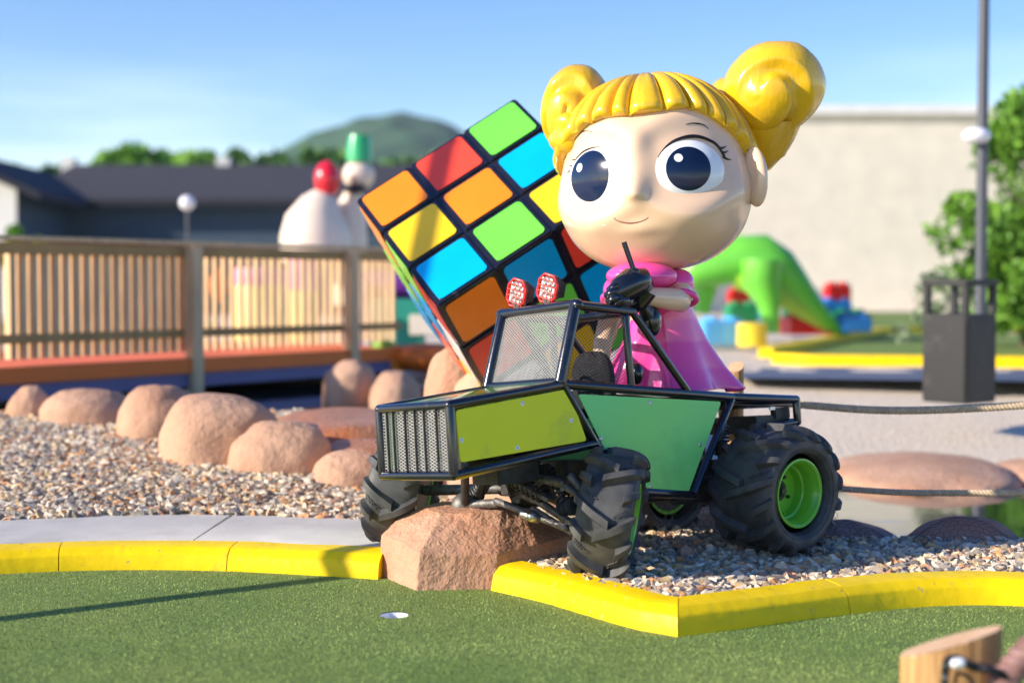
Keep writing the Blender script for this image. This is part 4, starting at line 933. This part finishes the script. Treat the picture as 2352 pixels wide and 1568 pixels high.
fp = at(2184, 1480, 3.72); logpost(Vector((fp.x, fp.y, -.02)), .128, fp.z+.03, (.30, -.12), 'rope_post', 'thick split log post with slanted top in the bottom right corner', 'log posts of the rope barriers', seed=5)
def loop(cx, cy, Y):
    P = [at(2235, 1530, Y-.02), at(2205, 1515, Y-.03), at(2178, 1517, Y-.03), at(2172, 1540, Y-.03), at(2170, 1580, Y-.03), at(2172, 1640, Y)]
    return catn([at(2330, 1560, Y), at(2275, 1537, Y-.03)]+P)
rope(loop(0, 0, 3.60), .0135, 'rope', M['rope_black'], 'frayed black rope looped over the front of the thick log post', group=None, pitch=.03)
rope(catn([at(2245, 1600, 3.57), at(2230, 1560, 3.57), at(2200, 1545, 3.57), at(2192, 1570, 3.57)]), .006, 'rope', M['rope_black'], 'thin black rope end hanging inside the loop on the log post', pitch=.02)
thing(MB().cap(at(2194, 1522, 3.56), at(2206, 1521, 3.56), .013), 'rope_clip', M['white'], 'small white clip on the black rope loop', 'clip')
rope(catn([at(2290, 1582, 3.62), at(2330, 1530, 3.60), at(2380, 1478, 3.58), at(2460, 1420, 3.5)]), .034, 'rope', M['rope_brown'], 'thick reddish brown wrapped rope leaving the log post at the right edge', pitch=.09)
# hexagonal netting hung below the ropes and draped over the rocks
def hexnet(P00, P10, P11, P01, cell, r, label):
    mb = MB(); Wd = (P10-P00).length; Hh = (P01-P00).length; s_ = cell; nx = int(Wd/(s_*1.0)); ny = int(Hh/(s_*.86)); 
    def pt(x, y):
        u, v = min(1, max(0, x/Wd)), min(1, max(0, y/Hh)); p = (P00.lerp(P10, u)).lerp(P01.lerp(P11, u), v); return p+Vector((0, .012*math.sin(x*9)+.01*math.sin(x*23+y*11), 0))
    for j in range(ny):
        pts = []
        for i in range(nx*2):
            x = i*s_*.5; y = j*s_*.86+(s_*.26 if (i+j) % 2 else 0)
            pts.append(pt(x, y))
            if (i+j) % 2 and j < ny-1: mb.tube([pt(x, y), pt(x, (j+1)*s_*.86)], r, 3, False)
        mb.tube(pts, r, 3, False)
    return thing(mb, 'netting', M['net'], label, 'netting', 'black netting of the pond barrier', smooth=False)
hexnet(at(1480, 1262, 6.28), at(1940, 1268, 6.22), at(1930, 1030, 6.5), at(1480, 1010, 6.5), .030, .0011, 'black hexagonal netting stretched behind the buggy rear wheels')
# drape over the two shaded rocks: follows their front faces
def drape(x0, x1, ytop, Y0, label):
    mb = MB(); s_ = .030; n = int((x1-x0)/FP*Y0/s_*2)
    for j in range(9):
        pts = []
        for i in range(n+1):
            u = i/n; x = x0+(x1-x0)*u; yt = ytop(u); f_ = j/8; yy = 1285+(yt-1285)*math.sin(f_*math.pi/2); p = at(x, yy, Y0-.02+.14*(1-math.cos(f_*math.pi/2))); 
            z = ((i+j) % 2)*s_*.26; q = p+Vector((0, 0, z)); pts.append(q)
            if (i+j) % 2 and j < 8:
                f2 = (j+1)/8; y2 = 1285+(yt-1285)*math.sin(f2*math.pi/2); mb.tube([q, at(x, y2, Y0-.02+.14*(1-math.cos(f2*math.pi/2)))], .0011, 3, False)
        mb.tube(pts, .0011, 3, False)
    return thing(mb, 'netting', M['net'], label, 'netting', 'black netting of the pond barrier', smooth=False)
drape(1862, 2068, lambda u: 1272-78*math.sin(math.pi*min(1, .35+.65*u))**.7-0, 6.27, 'black netting draped over the low shaded rock beside the rear wheel')
drape(2066, 2350, lambda u: 1280-90*math.sin(math.pi*u)**.75, 6.22, 'black netting draped over the humped shaded rock at the right')

# ---------------- wooden railing of the bridge ----------------
RA = Vector((-3.8, 11.0, 0)); RB_ = Vector((-1.56, 14.1, 0)); rd_ = (RB_-RA).normalized(); rn = Vector((rd_.y, -rd_.x, 0)); Lr = (RB_-RA).length
Z = Vector((0, 0, 1))
def rp(s_, z=0, o=0): return RA+rd_*s_+rn*o+Z*z
rail = empty('wooden_railing', rp(1.8, .55), 'weathered timber picket railing along the painted bridge deck', 'railing')
s0, s1 = -2.2, 4.55; zt_ = 1.50
MB().box(rp((s0+s1)/2, zt_+.01, .0), (s1-s0, .15, .035), (rd_, rn, Z)).build('top_rail', M['wood'], rail, bevel=.004)
MB().box(rp((s0+s1)/2, zt_-.065, .03), (s1-s0, .036, .088), (rd_, rn, Z)).build('top_rail', M['wood_dark'], rail, bevel=.004)
MB().box(rp((s0+s1)/2, .755, .03), (s1-s0, .036, .07), (rd_, rn, Z)).build('lower_rail', M['wood_dark'], rail, bevel=.004)
n_ = 0; s_ = s0+.05
while s_ < s1:
    tk = 1.45 if s_ < 1.8 else .85; td = .055*tk if s_ > .05 else .018; tk = tk if s_ > .05 else .95
    MB().box(rp(s_, (zt_-.06+.60)/2, -.03+random.uniform(-.004, .004)), (.036*tk, td, zt_-.06-.60), (rd_, rn, Z)).build('picket', M['wood'], rail, bevel=.003); s_ += .098
for sp_ in (-.25, 1.80, 3.76): MB().box(rp(sp_, (zt_-.02+.30)/2-.05, .10), (.115, .115, zt_-.02-.20), (rd_, rn, Z)).build('post', M['wood'], rail, bevel=.006)
deck = empty('bridge_deck', rp(1.8, .4), 'orange edged bridge deck with purple grey fascia over the left pond', 'bridge')
MB().box(rp(1.2, .487, -1.12), (6.9, 2.5, .126), (rd_, rn, Z)).build('deck_board', M['orange_paint'], deck, bevel=.006)
MB().box(rp(1.2, .365, -1.10), (6.9, 2.4, .116), (rd_, rn, Z)).build('fascia', M['fascia'], deck, bevel=.006)

# ---------------- coloured play structures beyond the railing ----------------
def cyl(x0, x1, ytop, ybot, Y, m, label, group, cap_m=None, capf=.2):
    c = at((x0+x1)/2, ybot, Y); r = (x1-x0)/2/FP*Y; zt = at(0, ytop, Y).z; h = zt-c.z; rot = empty('play_column', c, label, 'column', group)
    n = 36; f_ = lambda lo, hi, m_, nm, rr=1: MB().tube([c+Z*lo, c+Z*(lo+.01), c+Z*(hi-.02), c+Z*hi], [r*rr*.98, r*rr, r*rr, r*rr*.97], n).build(nm, M[m_], rot, ang=40)
    f_(0, h*(1-capf), m, 'shaft'); f_(h*(1-capf), h, cap_m or m, 'cap', 1.02); return rot
gC = 'painted play columns behind the railing'
cyl(540, 655, 615, 812, 17.5, 'pale_yellow', 'short fat yellow column with a pink cap behind the railing', gC, 'pale_pink')
cyl(664, 730, 580, 806, 18.2, 'pale_yellow', 'tall slim yellow column with a deep pink cap behind the railing', gC, 'pale_pink', .38)
thing(MB().box(at(562, 735, 18.6), (.30, .3, .62)), 'play_block', M['sky_plastic'], 'grey blue block left of the yellow columns', 'play block', 'play blocks behind the railing', bevel=.02)
thing(MB().box(at(335, 800, 16.8), (.72, .4, .24)), 'play_block', M['aqua'], 'pale aqua block low behind the left railing bay', 'play block', 'play blocks behind the railing', bevel=.02)
thing(MB().ell(at(505, 655, 19), (.12, .12, .22)), 'balloon_ornament', M['orange_paint'], 'orange rounded ornament left of the yellow columns', 'ornament')
# shelter with purple roof and teal wall
shd = empty('play_shelter', at(900, 800, 16), 'small play shelter with purple roll roof, teal wall and blue post beside the cube', 'shelter')
q = at(905, 745, 16); MB().box(q, (.66, .5, .55)).build('wall', M['teal'], shd, bevel=.02)
q = at(898, 655, 16); MB().cap(q-Vector((.34, 0, 0)), q+Vector((.34, 0, 0)), .14).build('roof', M['purple'], shd)
q = at(828, 725, 15.8); MB().tube([q-Z*.38, q+Z*.38], .075, 20).build('post', M['blue_plastic'], shd)
q = at(975, 745, 15.9); MB().box(q, (.30, .4, .22)).build('window_panel', M['beige_wall'], shd, bevel=.01)
q = at(845, 752, 15.6); MB().tube([q-Z*.22, q+Z*.22], .04, 16).build('post', M['aqua'], shd)
for x, y, r_, c_, lb in ((862, 832, (.20, .2, .14), 'red_plastic', 'red rounded edging lump under the shelter'), (905, 828, (.15, .15, .16), 'stick_orange', 'light orange lump in the middle of the edging'), (985, 822, (.46, .25, .14), 'orange_paint', 'long orange lump beside the tall tan rock'), (880, 800, (.12, .12, .09), 'leaf_far', 'pale green lump just below the teal wall')):
    thing(MB().ell(at(x, y, 14.6), r_, fn=lambda a, e: 1+.05*math.sin(3*a)), 'edging_lump', M[c_], lb, 'edging', 'coloured edging lumps by the left pond')
# pale statue group
s1_ = empty('pale_statue', at(735, 545, 19), 'big pale seated statue with a red domed cap behind the railing', 'statue', 'pale statues behind the railing')
MB().tube([at(728, 600, 19), at(726, 545, 19), at(728, 505, 19), at(738, 470, 19), at(750, 448, 19), at(752, 440, 19)], [.46, .46, .40, .27, .17, .02], 36).build('body', M['cream'], s1_)
MB().ell(at(752, 412, 19), (.17, .17, .24)).build('cap', M['red_shell'], s1_)
s2_ = empty('pale_statue', at(815, 545, 19.4), 'slim pale statue with a tall green hat and black scarf behind the railing', 'statue', 'pale statues behind the railing')
MB().tube([at(805, 700, 19.4), at(805, 560, 19.4), at(808, 470, 19.4), at(815, 425, 19.4)], [.22, .22, .19, .08], 24).build('body', M['cream'], s2_)
MB().ell(at(824, 402, 19.4), (.21, .2, .20)).build('head', M['cream'], s2_)
MB().tube([at(826, 372, 19.4), at(825, 340, 19.4), at(826, 312, 19.4)], [.17, .165, .14], 24).build('hat', M['green_shell'], s2_)
MB().ell(at(816, 434, 19.3), (.16, .17, .07)).build('scarf', M['ink'], s2_)
# globe lamp
gl_ = at(430, 466, 20); lo = empty('globe_lamp', Vector((gl_.x, gl_.y, .3)), 'white globe lamp on a thin pole above the left railing', 'street lamp')
MB().tube([Vector((gl_.x, gl_.y, .3)), gl_], .02, 12).build('pole', M['pole'], lo); MB().ell(gl_, (.105,)*3).build('globe', M['lamp'], lo)

# ---------------- long dark building at the left ----------------
def house():
    Yb = 46; rt_ = empty('long_building', at(300, 650, Yb), 'long dark slate building with a low brown roof at the left horizon', 'building')
    e0 = at(90, 468, Yb); e1 = at(1400, 468, Yb); zg = .3; r0 = at(20, 388, Yb+7); r1 = at(1400, 400, Yb+7)
    zr = at(20, 388, Yb+7).z; ze = e0.z; x0, x1 = at(72, 468, Yb).x, e1.x
    MB().add([(x0, Yb, zg), (x1, Yb, zg), (x1, Yb, ze), (x0, Yb, ze), (x0, Yb+14, zg), (x1, Yb+14, zg), (x1, Yb+14, ze), (x0, Yb+14, ze), (x0, Yb+7, zr-.1), (x1, Yb+7, zr-.1)],
        [(0, 1, 2, 3), (5, 4, 7, 6), (4, 0, 3, 8, 7), (1, 5, 6, 9, 2)]).build('wall', M['slate_wall'], rt_, smooth=False)
    rf = MB(); 
    for s_ in (-1, 1): rf.prism([Vector((x0-.7, Yb+7, zr)), Vector((x1+.5, Yb+7, zr)), Vector((x1+.5, Yb+7+7.6*s_, ze-.1)), Vector((x0-.7, Yb+7+7.6*s_, ze-.1))], (0, 0, .15))
    ro = rf.build('roof', M['roof_brown'], rt_, smooth=False)
    for x in (515, 160): c_ = at(x, 392, Yb+7); MB().box(c_, (.5, .5, .9)).build('chimney', M['wall_white'], ro, bevel=.03)
    MB().box(((x0+x1)/2, Yb-.62, ze-.0), (x1-x0+1, .12, .2)).build('gutter', M['roof_dark'], rt_, smooth=False)
    for k in range(3): MB().box((x0+3+k*5.2, Yb-.03, 2.0), (.9, .1, 1.0)).build('window', M['roof_dark'], rt_, smooth=False)
    # wing with a dark gable turned to the camera
    wg = empty('gabled_building', at(20, 650, 40), 'gabled building end with pale wall and dark roof at the far left', 'building')
    Yw = 41; xa = at(-330, 500, Yw).x; xb = at(38, 500, Yw).x; zz = at(0, 432, Yw).z; zp = at(0, 350, Yw).z; xm = (xa+xb)/2
    MB().add([(xa, Yw, .3), (xb, Yw, .3), (xb, Yw, zz), (xm, Yw, zp), (xa, Yw, zz)], [(0, 1, 2, 3, 4)]).build('wall', M['wall_white'], wg, smooth=False)
    MB().add([(xa, Yw, .3), (xb, Yw, .3), (xb, Yw, zz), (xa, Yw, zz), (xa, Yw+9, .3), (xb, Yw+9, .3), (xb, Yw+9, zz), (xa, Yw+9, zz)], [(1, 5, 6, 2), (4, 0, 3, 7), (5, 4, 7, 6)]).build('wall', M['slate_wall'], wg, smooth=False)
    rf = MB()
    for X in (xa-1.2, xb+.8): zz2 = zz-(abs(X-xm)-abs(xb-xm))*(zp-zz)/(xb-xm); rf.prism([Vector((xm, Yw-.5, zp)), Vector((X, Yw-.5, zz2)), Vector((X, Yw+9.4, zz2)), Vector((xm, Yw+9.4, zp))], (0, 0, .22))
    rf.build('roof', M['roof_dark'], wg, smooth=False)
house()
# ---------------- beige warehouse ----------------
def warehouse():
    Yb = 48; x0 = at(1480, 600, Yb).x; x1 = at(2420, 600, Yb).x; zt = at(0, 262, Yb).z; wh = empty('warehouse', Vector(((x0+x1)/2, Yb, .3)), 'large plain beige metal clad warehouse behind the doll', 'building')
    mb = MB(); w_ = x1-x0; mb.box(((x0+x1)/2, Yb+10, (zt+.3)/2), (w_, 20, zt-.3)); 
    mb.build('wall', M['beige_wall'], wh, smooth=False)
    MB().box(((x0+x1)/2, Yb+9.8, zt+.12), (w_+.1, 20.1, .28)).build('roof_trim', M['trim_white'], wh, smooth=False)
warehouse()
# ---------------- dinosaur statue and toy bricks ----------------
def dino():
    Yd = 22; d = empty('dinosaur_statue', at(1760, 780, Yd), 'bright green dinosaur statue bent forward with its tail down among toy bricks', 'statue')
    A = lambda x, y, o=0: at(x, y, Yd+o); mb = MB()
    mb.tube([A(1560, 640), A(1600, 622), A(1650, 612), A(1700, 592), A(1745, 592), A(1785, 618), A(1820, 655), A(1860, 700), A(1895, 735), A(1930, 760), A(1950, 768)], [x*22/FP for x in (25, 42, 46, 52, 56, 52, 42, 30, 21, 12, 3)], 28)
    mb.tube([A(1750, 600, -.35), A(1748, 650, -.38), A(1765, 690, -.4), A(1770, 735, -.4), A(1768, 765, -.4)], [x*22/FP for x in (46, 44, 28, 20, 22)], 22)
    mb.tube([A(1625, 640, .3), A(1618, 680, .3), A(1610, 720, .3)], [x*22/FP for x in (30, 22, 18)], 18)
    mb.tube([A(1560, 640), A(1500, 655), A(1450, 650)], [x*22/FP for x in (26, 30, 18)], 20)
    mb.build('body', M['dino_green'], d, ang=80)
    MB().tube([A(1690, 640, -.12), A(1780, 668, -.12), A(1840, 712, -.1), A(1900, 758, -.05)], [x*22/FP for x in (22, 26, 18, 6)], 18).build('belly', M['dino_belly'], d)
dino()
def brick(x0, x1, y0, y1, Y, m, lab, yaw=.2, rnd=False):
    c = at((x0+x1)/2, (y0+y1)/2, Y); w_ = (x1-x0)/FP*Y; h = (y1-y0)/FP*Y; ax = (Vector((math.cos(yaw), math.sin(yaw), 0)), Vector((-math.sin(yaw), math.cos(yaw), 0)), Z)
    if rnd: return thing(MB().tube([c-Z*h/2, c+Z*h/2], w_/2, 28), 'toy_barrel', M[m], lab, 'toy barrel', 'toy blocks round the dinosaur', ang=40)
    rot = thing(MB().box(c, (w_, w_*.7, h), ax), 'toy_brick', M[m], lab, 'toy brick', 'toy blocks round the dinosaur', bevel=.02)
    for i in (-.25, .25):
        for j in (-.2, .2): p = c+ax[0]*(w_*i)+ax[1]*(w_*j)+Z*(h/2); MB().tube([p, p+Z*.05], min(w_, .5)*.13, 14).build('stud', M[m], rot, ang=40)
brick(1607, 1702, 735, 792, 20.4, 'sky_plastic', 'light blue toy brick at the left foot of the dinosaur')
brick(1692, 1762, 742, 795, 20.0, 'yellow_plastic', 'yellow toy barrel in front of the dinosaur leg', rnd=True)
brick(1672, 1720, 668, 700, 23.2, 'red_plastic', 'red toy brick high behind the dinosaur belly')
brick(1668, 1738, 700, 740, 23.0, 'green_plastic', 'dark green toy brick below the red one behind the belly')
brick(1740, 1760, 690, 735, 22.9, 'blue_plastic', 'small dark blue toy brick behind the dinosaur leg')
brick(1800, 1905, 728, 768, 22.8, 'red_shell', 'deep red toy brick under the dinosaur tail')
brick(1800, 1850, 700, 728, 23.0, 'green_plastic', 'dark green toy brick stacked on the deep red one')
brick(1848, 1898, 706, 730, 23.2, 'blue_plastic', 'blue toy brick stacked beside the dark green one')
brick(1895, 1950, 655, 690, 23.4, 'red_plastic', 'red toy brick on top of the right pile')
brick(1880, 1950, 690, 716, 23.4, 'blue_plastic', 'blue toy brick in the middle of the right pile')
brick(1905, 1990, 716, 745, 23.2, 'green_plastic', 'dark green toy brick low in the right pile')
brick(1925, 1996, 728, 762, 22.0, 'blue_plastic', 'blue toy brick at the right end by the tail tip')
# far greens and their kerbs
def strip(P, w0, z0, h, name, m, **k): pass
def farturf(pts, z, i):
    me_ = MB().add([(p.x, p.y, z) for p in pts], [tuple(range(len(pts)))]); tag(me_.build('putting_green', M['turf'], smooth=False), kind='structure')
zf = .315
gz = lambda x, y, z=zf: atz(x, y, z)
farturf([gz(1790, 828), gz(2600, 834), gz(2600, 768), gz(2000, 764), gz(1900, 792)], zf, 0)
farturf([gz(1960, 755), gz(2700, 752), gz(2700, 717), gz(1960, 717)], zf-.01, 1)
farturf([gz(-500, 760), gz(500, 760), gz(500, 740), gz(-500, 740)], zf-.01, 2)
def fkerb(P, lab, w_=.18, h=.12):
    Q = smooth_path([atz(x, y, .3) for x, y in P], 6)
    thing(sweep(Q, [(0, 0), (0, h), (w_, h), (w_, 0)]), 'yellow_kerb', M['yellow'], lab, 'kerb', 'yellow kerbs of the far greens', ang=30)
fkerb([(1772, 836), (1850, 840), (2000, 842), (2300, 845), (2700, 850)], 'far yellow kerb in front of the green behind the bin')
fkerb([(1775, 822), (1880, 800), (2000, 775), (2120, 766), (2700, 762)], 'curving yellow kerb running back from the dinosaur to the bin')
tag(MB().add([tuple(atz(x, y, .306)) for x, y in ((1690, 868), (2700, 880), (2700, 850), (1690, 842))], [(0, 1, 2, 3)]).build('path', mat('path_in_shade', (.10, .12, .17), .8), smooth=False), kind='structure')  # bluish shade lying on this strip is put into its colour
tag(MB().add([tuple(atz(x, y, .308)) for x, y in ((1795, 795), (1960, 792), (2000, 776), (1830, 770))], [(0, 1, 2, 3)]).build('path', M['concrete'], smooth=False), kind='structure')
# ---------------- waste bin, lamp post ----------------
def bin_():
    c = at(2240, 925, 11.4); zb = c.z; h = at(0, 642, 11.4).z-zb; a = R_(38); X = Vector((math.cos(a), math.sin(a), 0)); Yv = Vector((-math.sin(a), math.cos(a), 0)); s_ = .40; c = c+Yv*.15
    o = empty('waste_bin', c, 'tall square dark metal waste bin with an open hooded top at the right', 'bin')
    c = Vector((c.x, c.y, zb))
    MB().box(c+Z*(h*.36), (s_, s_, h*.72), (X, Yv, Z)).build('body', M['bin'], o, bevel=.012)
    for i in (-1, 1):
        for j in (-1, 1): MB().box(c+Z*(h*.84)+X*(i*(s_/2-.025))+Yv*(j*(s_/2-.025)), (.05, .05, h*.25), (X, Yv, Z)).build('corner_post', M['bin'], o, bevel=.004)
    MB().box(c+Z*(h*.975), (s_+.02, s_+.02, .05), (X, Yv, Z)).build('lid', M['bin'], o, bevel=.01)
    MB().box(c+Z*(h*.36)-Yv*(s_/2+.004), (s_*.86, .008, h*.62), (X, Yv, Z)).build('door', M['bin'], o, bevel=.002)
bin_()
lp = at(2252, 700, 13.2); lo = empty('lamp_post', Vector((lp.x, lp.y, .25)), 'tall slim grey lamp post with a small white fitting, behind the waste bin', 'street lamp')
MB().tube([Vector((lp.x, lp.y, .25)), Vector((lp.x, lp.y, 6.5))], [.052, .042], 20).build('pole', M['pole'], lo)
lf_ = at(2243, 312, 13.1); MB().ell(lf_, (.125, .1, .075)).tube([lf_, lf_+Vector((.05, .1, 0))], .03, 8).build('fitting', M['lamp'], lo)
MB().box((lp.x, lp.y-.5, 6.5), (.2, 1.2, .1)).build('lamp_head', M['pole'], lo, bevel=.02)
# unseen pole off the left frame, slanted so its shadow crosses green and cube
G1 = Vector((-1.77, 5.10, 0)); gd = Vector((1.11, .75, 0)); Q1 = G1-gd*.55+S*.02; Q2 = G1+gd*5.2+S*10.3
thing(MB().tube([Q1+S*1.0, Q2], [.036, .050], 16).ell(Q2, (.06, .06, .06)), 'shadow_pole', M['pole'], 'unseen grey pole left of the green, slanted to throw its thin shadow across the turf', 'pole')
# ---------------- trees and hills ----------------
def tree(c, h, w_, lab, m='leaf', n=5000, leaf=.09, group=None, trunk=.25, nm='tree', seed=0, zlow=.25, clumps=26, bk=True):
    rg = np.random.default_rng(seed+11); o = empty(nm, c, lab, 'tree' if nm == 'tree' else 'shrub', group)
    if bk:
        tb_ = MB(); top = c+Z*h*.8; tb_.tube([c, c+Z*h*.3+Vector((.03*h, 0, 0)), top], [trunk, trunk*.75, trunk*.15], 10)
        for k in range(7): a = k*2.4; p0 = c+Z*h*(.3+.07*k); tb_.tube([p0, p0+Vector((math.cos(a)*w_*.3, math.sin(a)*w_*.3, h*.14))], [trunk*.4, trunk*.1], 6)
        tb_.build('trunk', M['bark'], o)
    cl = []
    for k in range(clumps):
        a = rg.random()*6.283; t = rg.random(); zz = zlow+(1-zlow)*t; rr = w_*.5*math.sqrt(max(.02, 1-((t-.35)/.68)**2))*rg.random()**.5
        cl.append((np.array([c.x+rr*math.cos(a), c.y+rr*math.sin(a), c.z+h*zz*.96]), w_*(.10+.11*rg.random())))
    P = []
    for k in range(n):
        q, r = cl[rg.integers(len(cl))]; d = rg.normal(0, 1, 3); d /= np.linalg.norm(d); P.append(q+d*r*(.55+.5*rg.random())*np.array([1, 1, .8]))
    P = np.array(P); a = rg.normal(0, 1, (n, 3)); a /= np.linalg.norm(a, axis=1)[:, None]; b_ = np.cross(a, rg.normal(0, 1, (n, 3))); b_ /= np.linalg.norm(b_, axis=1)[:, None]
    s_ = leaf*(.6+.8*rg.random((n, 1))); V = np.stack([P-a*s_, P+b_*s_*.55, P+a*s_, P-b_*s_*.55], 1).reshape(-1, 3)
    me = bpy.data.meshes.new('crown'); me.vertices.add(4*n); me.vertices.foreach_set('co', V.ravel()); me.loops.add(4*n); me.loops.foreach_set('vertex_index', np.arange(4*n)); me.polygons.add(n); me.polygons.foreach_set('loop_start', np.arange(n)*4); me.update(); me.validate(); me.materials.append(M[m])
    cr_ = bpy.data.objects.new('crown', me); COL.objects.link(cr_); cr_.parent = o; cr_.matrix_parent_inverse = parent_inv(o)
c = at(2352, 720, 20); tree(Vector((c.x, c.y, .3)), 3.3, 2.0, 'leafy bright green tree at the right edge behind the bin', n=15000, leaf=.062, trunk=.05, seed=1, zlow=.10, clumps=60)
c = at(2420, 720, 21); tree(Vector((c.x, c.y, .3)), 3.6, 2.2, 'second leafy tree cut off by the right picture edge', n=9000, leaf=.062, trunk=.05, seed=4, clumps=40, zlow=.1)
c = at(2140, 720, 17); tree(Vector((c.x, c.y, .3)), .95, .9, 'sparse grey green shrub left of the waste bin', 'leaf_grey', n=420, leaf=.05, trunk=.015, nm='shrub', seed=2, clumps=12)
c = at(55, 650, 30); tree(Vector((c.x, c.y, .3)), 2.2, .9, 'small bright shrub against the pale gable at the left', 'leaf', n=900, leaf=.10, trunk=.03, nm='shrub', seed=3, clumps=9)
gT = 'far trees beyond the dark building'
for i, (x, yt, wpx, m_) in enumerate(((262, 352, 90, 0), (330, 338, 120, 0), (405, 344, 120, 0), (470, 352, 100, 0), (560, 358, 90, 1), (625, 352, 100, 1), (690, 346, 110, 1), (760, 352, 110, 1), (840, 362, 110, 1), (920, 366, 120, 1), (1000, 364, 110, 1), (1075, 366, 110, 1), (150, 378, 90, 1), (35, 380, 70, 1))):
    Yt = 72+4*(i % 3); c = at(x, 650, Yt); zt = at(x, yt, Yt).z
    lb = ['leftmost broad bright green tree over the dark roof', 'tallest bright green tree over the dark roof', 'bright green tree right of the tallest one over the roof', 'last bright green tree before the roof chimney', 'darker green tree just right of the roof chimney', 'darker green tree left of the green hatted statue, first of four', 'darker green tree above the red capped statue', 'darker green tree touching the green hat', 'dark tree just right of the green hat', 'dark tree below the hill top', 'dark tree left of the puzzle cube edge', 'dark tree partly behind the puzzle cube', 'low dark tree above the left end of the roof', 'low dark tree behind the left gable'][i]
    tree(Vector((c.x, c.y, .3)), (zt-.3)*1.0, wpx*1.7/FP*Yt, lb, 'leaf_mid' if m_ else 'leaf_far', n=2200, leaf=.34, trunk=.25, seed=20+i, group=gT, clumps=24, zlow=.3)
hl_ = MB(); 
def hill(u, v):
    x = -900+2600*u; y = 700+700*v; X_ = x/ y
    c_ = x/900; rid = float(np.interp(c_, [-1, -.5, -.3, -.2, -.175, -.156, -.136, -.107, -.08, -.058, -.038, -.01, .1, .4, 1.2], [10, 25, 50, 72, 86, 97, 104, 112, 117, 114, 107, 92, 60, 30, 10]))
    zz = rid*math.sin(math.pi*min(1, v*1.15+.02))*1.0+5*noise.noise(Vector((x*.012, y*.012, 0)))+3.5*noise.noise(Vector((x*.06, y*.06, 3)))
    return Vector((x, y, zz-4))
tag(hl_.grid(hill, 420, 70).build('hills', M['hill']), kind='structure')

# ---------------- air between here and the hills ----------------
hz = MB().box((0, 700, 150), (2990, 1600, 303)).build('haze', [], smooth=False); tag(hz, kind='stuff')
hm_ = bpy.data.materials.new('haze'); hm_.use_nodes = True; n_ = hm_.node_tree.nodes; n_.remove(n_['Principled BSDF']); pv = n_.new('ShaderNodeVolumePrincipled')
pv.inputs['Density'].default_value = .00014; pv.inputs['Color'].default_value = (.75, .86, 1, 1); hm_.node_tree.links.new(pv.outputs[0], n_['Material Output'].inputs['Volume']); hz.data.materials.append(hm_)

wear(M['beige_wall'], (.55, .48, .38), .35, .5, .75, .10); wear(M['bin'], (.09, .08, .07), 9, .55, .7, .4); wear(M['log'], (.30, .15, .06), 6, .55, .7, .6)
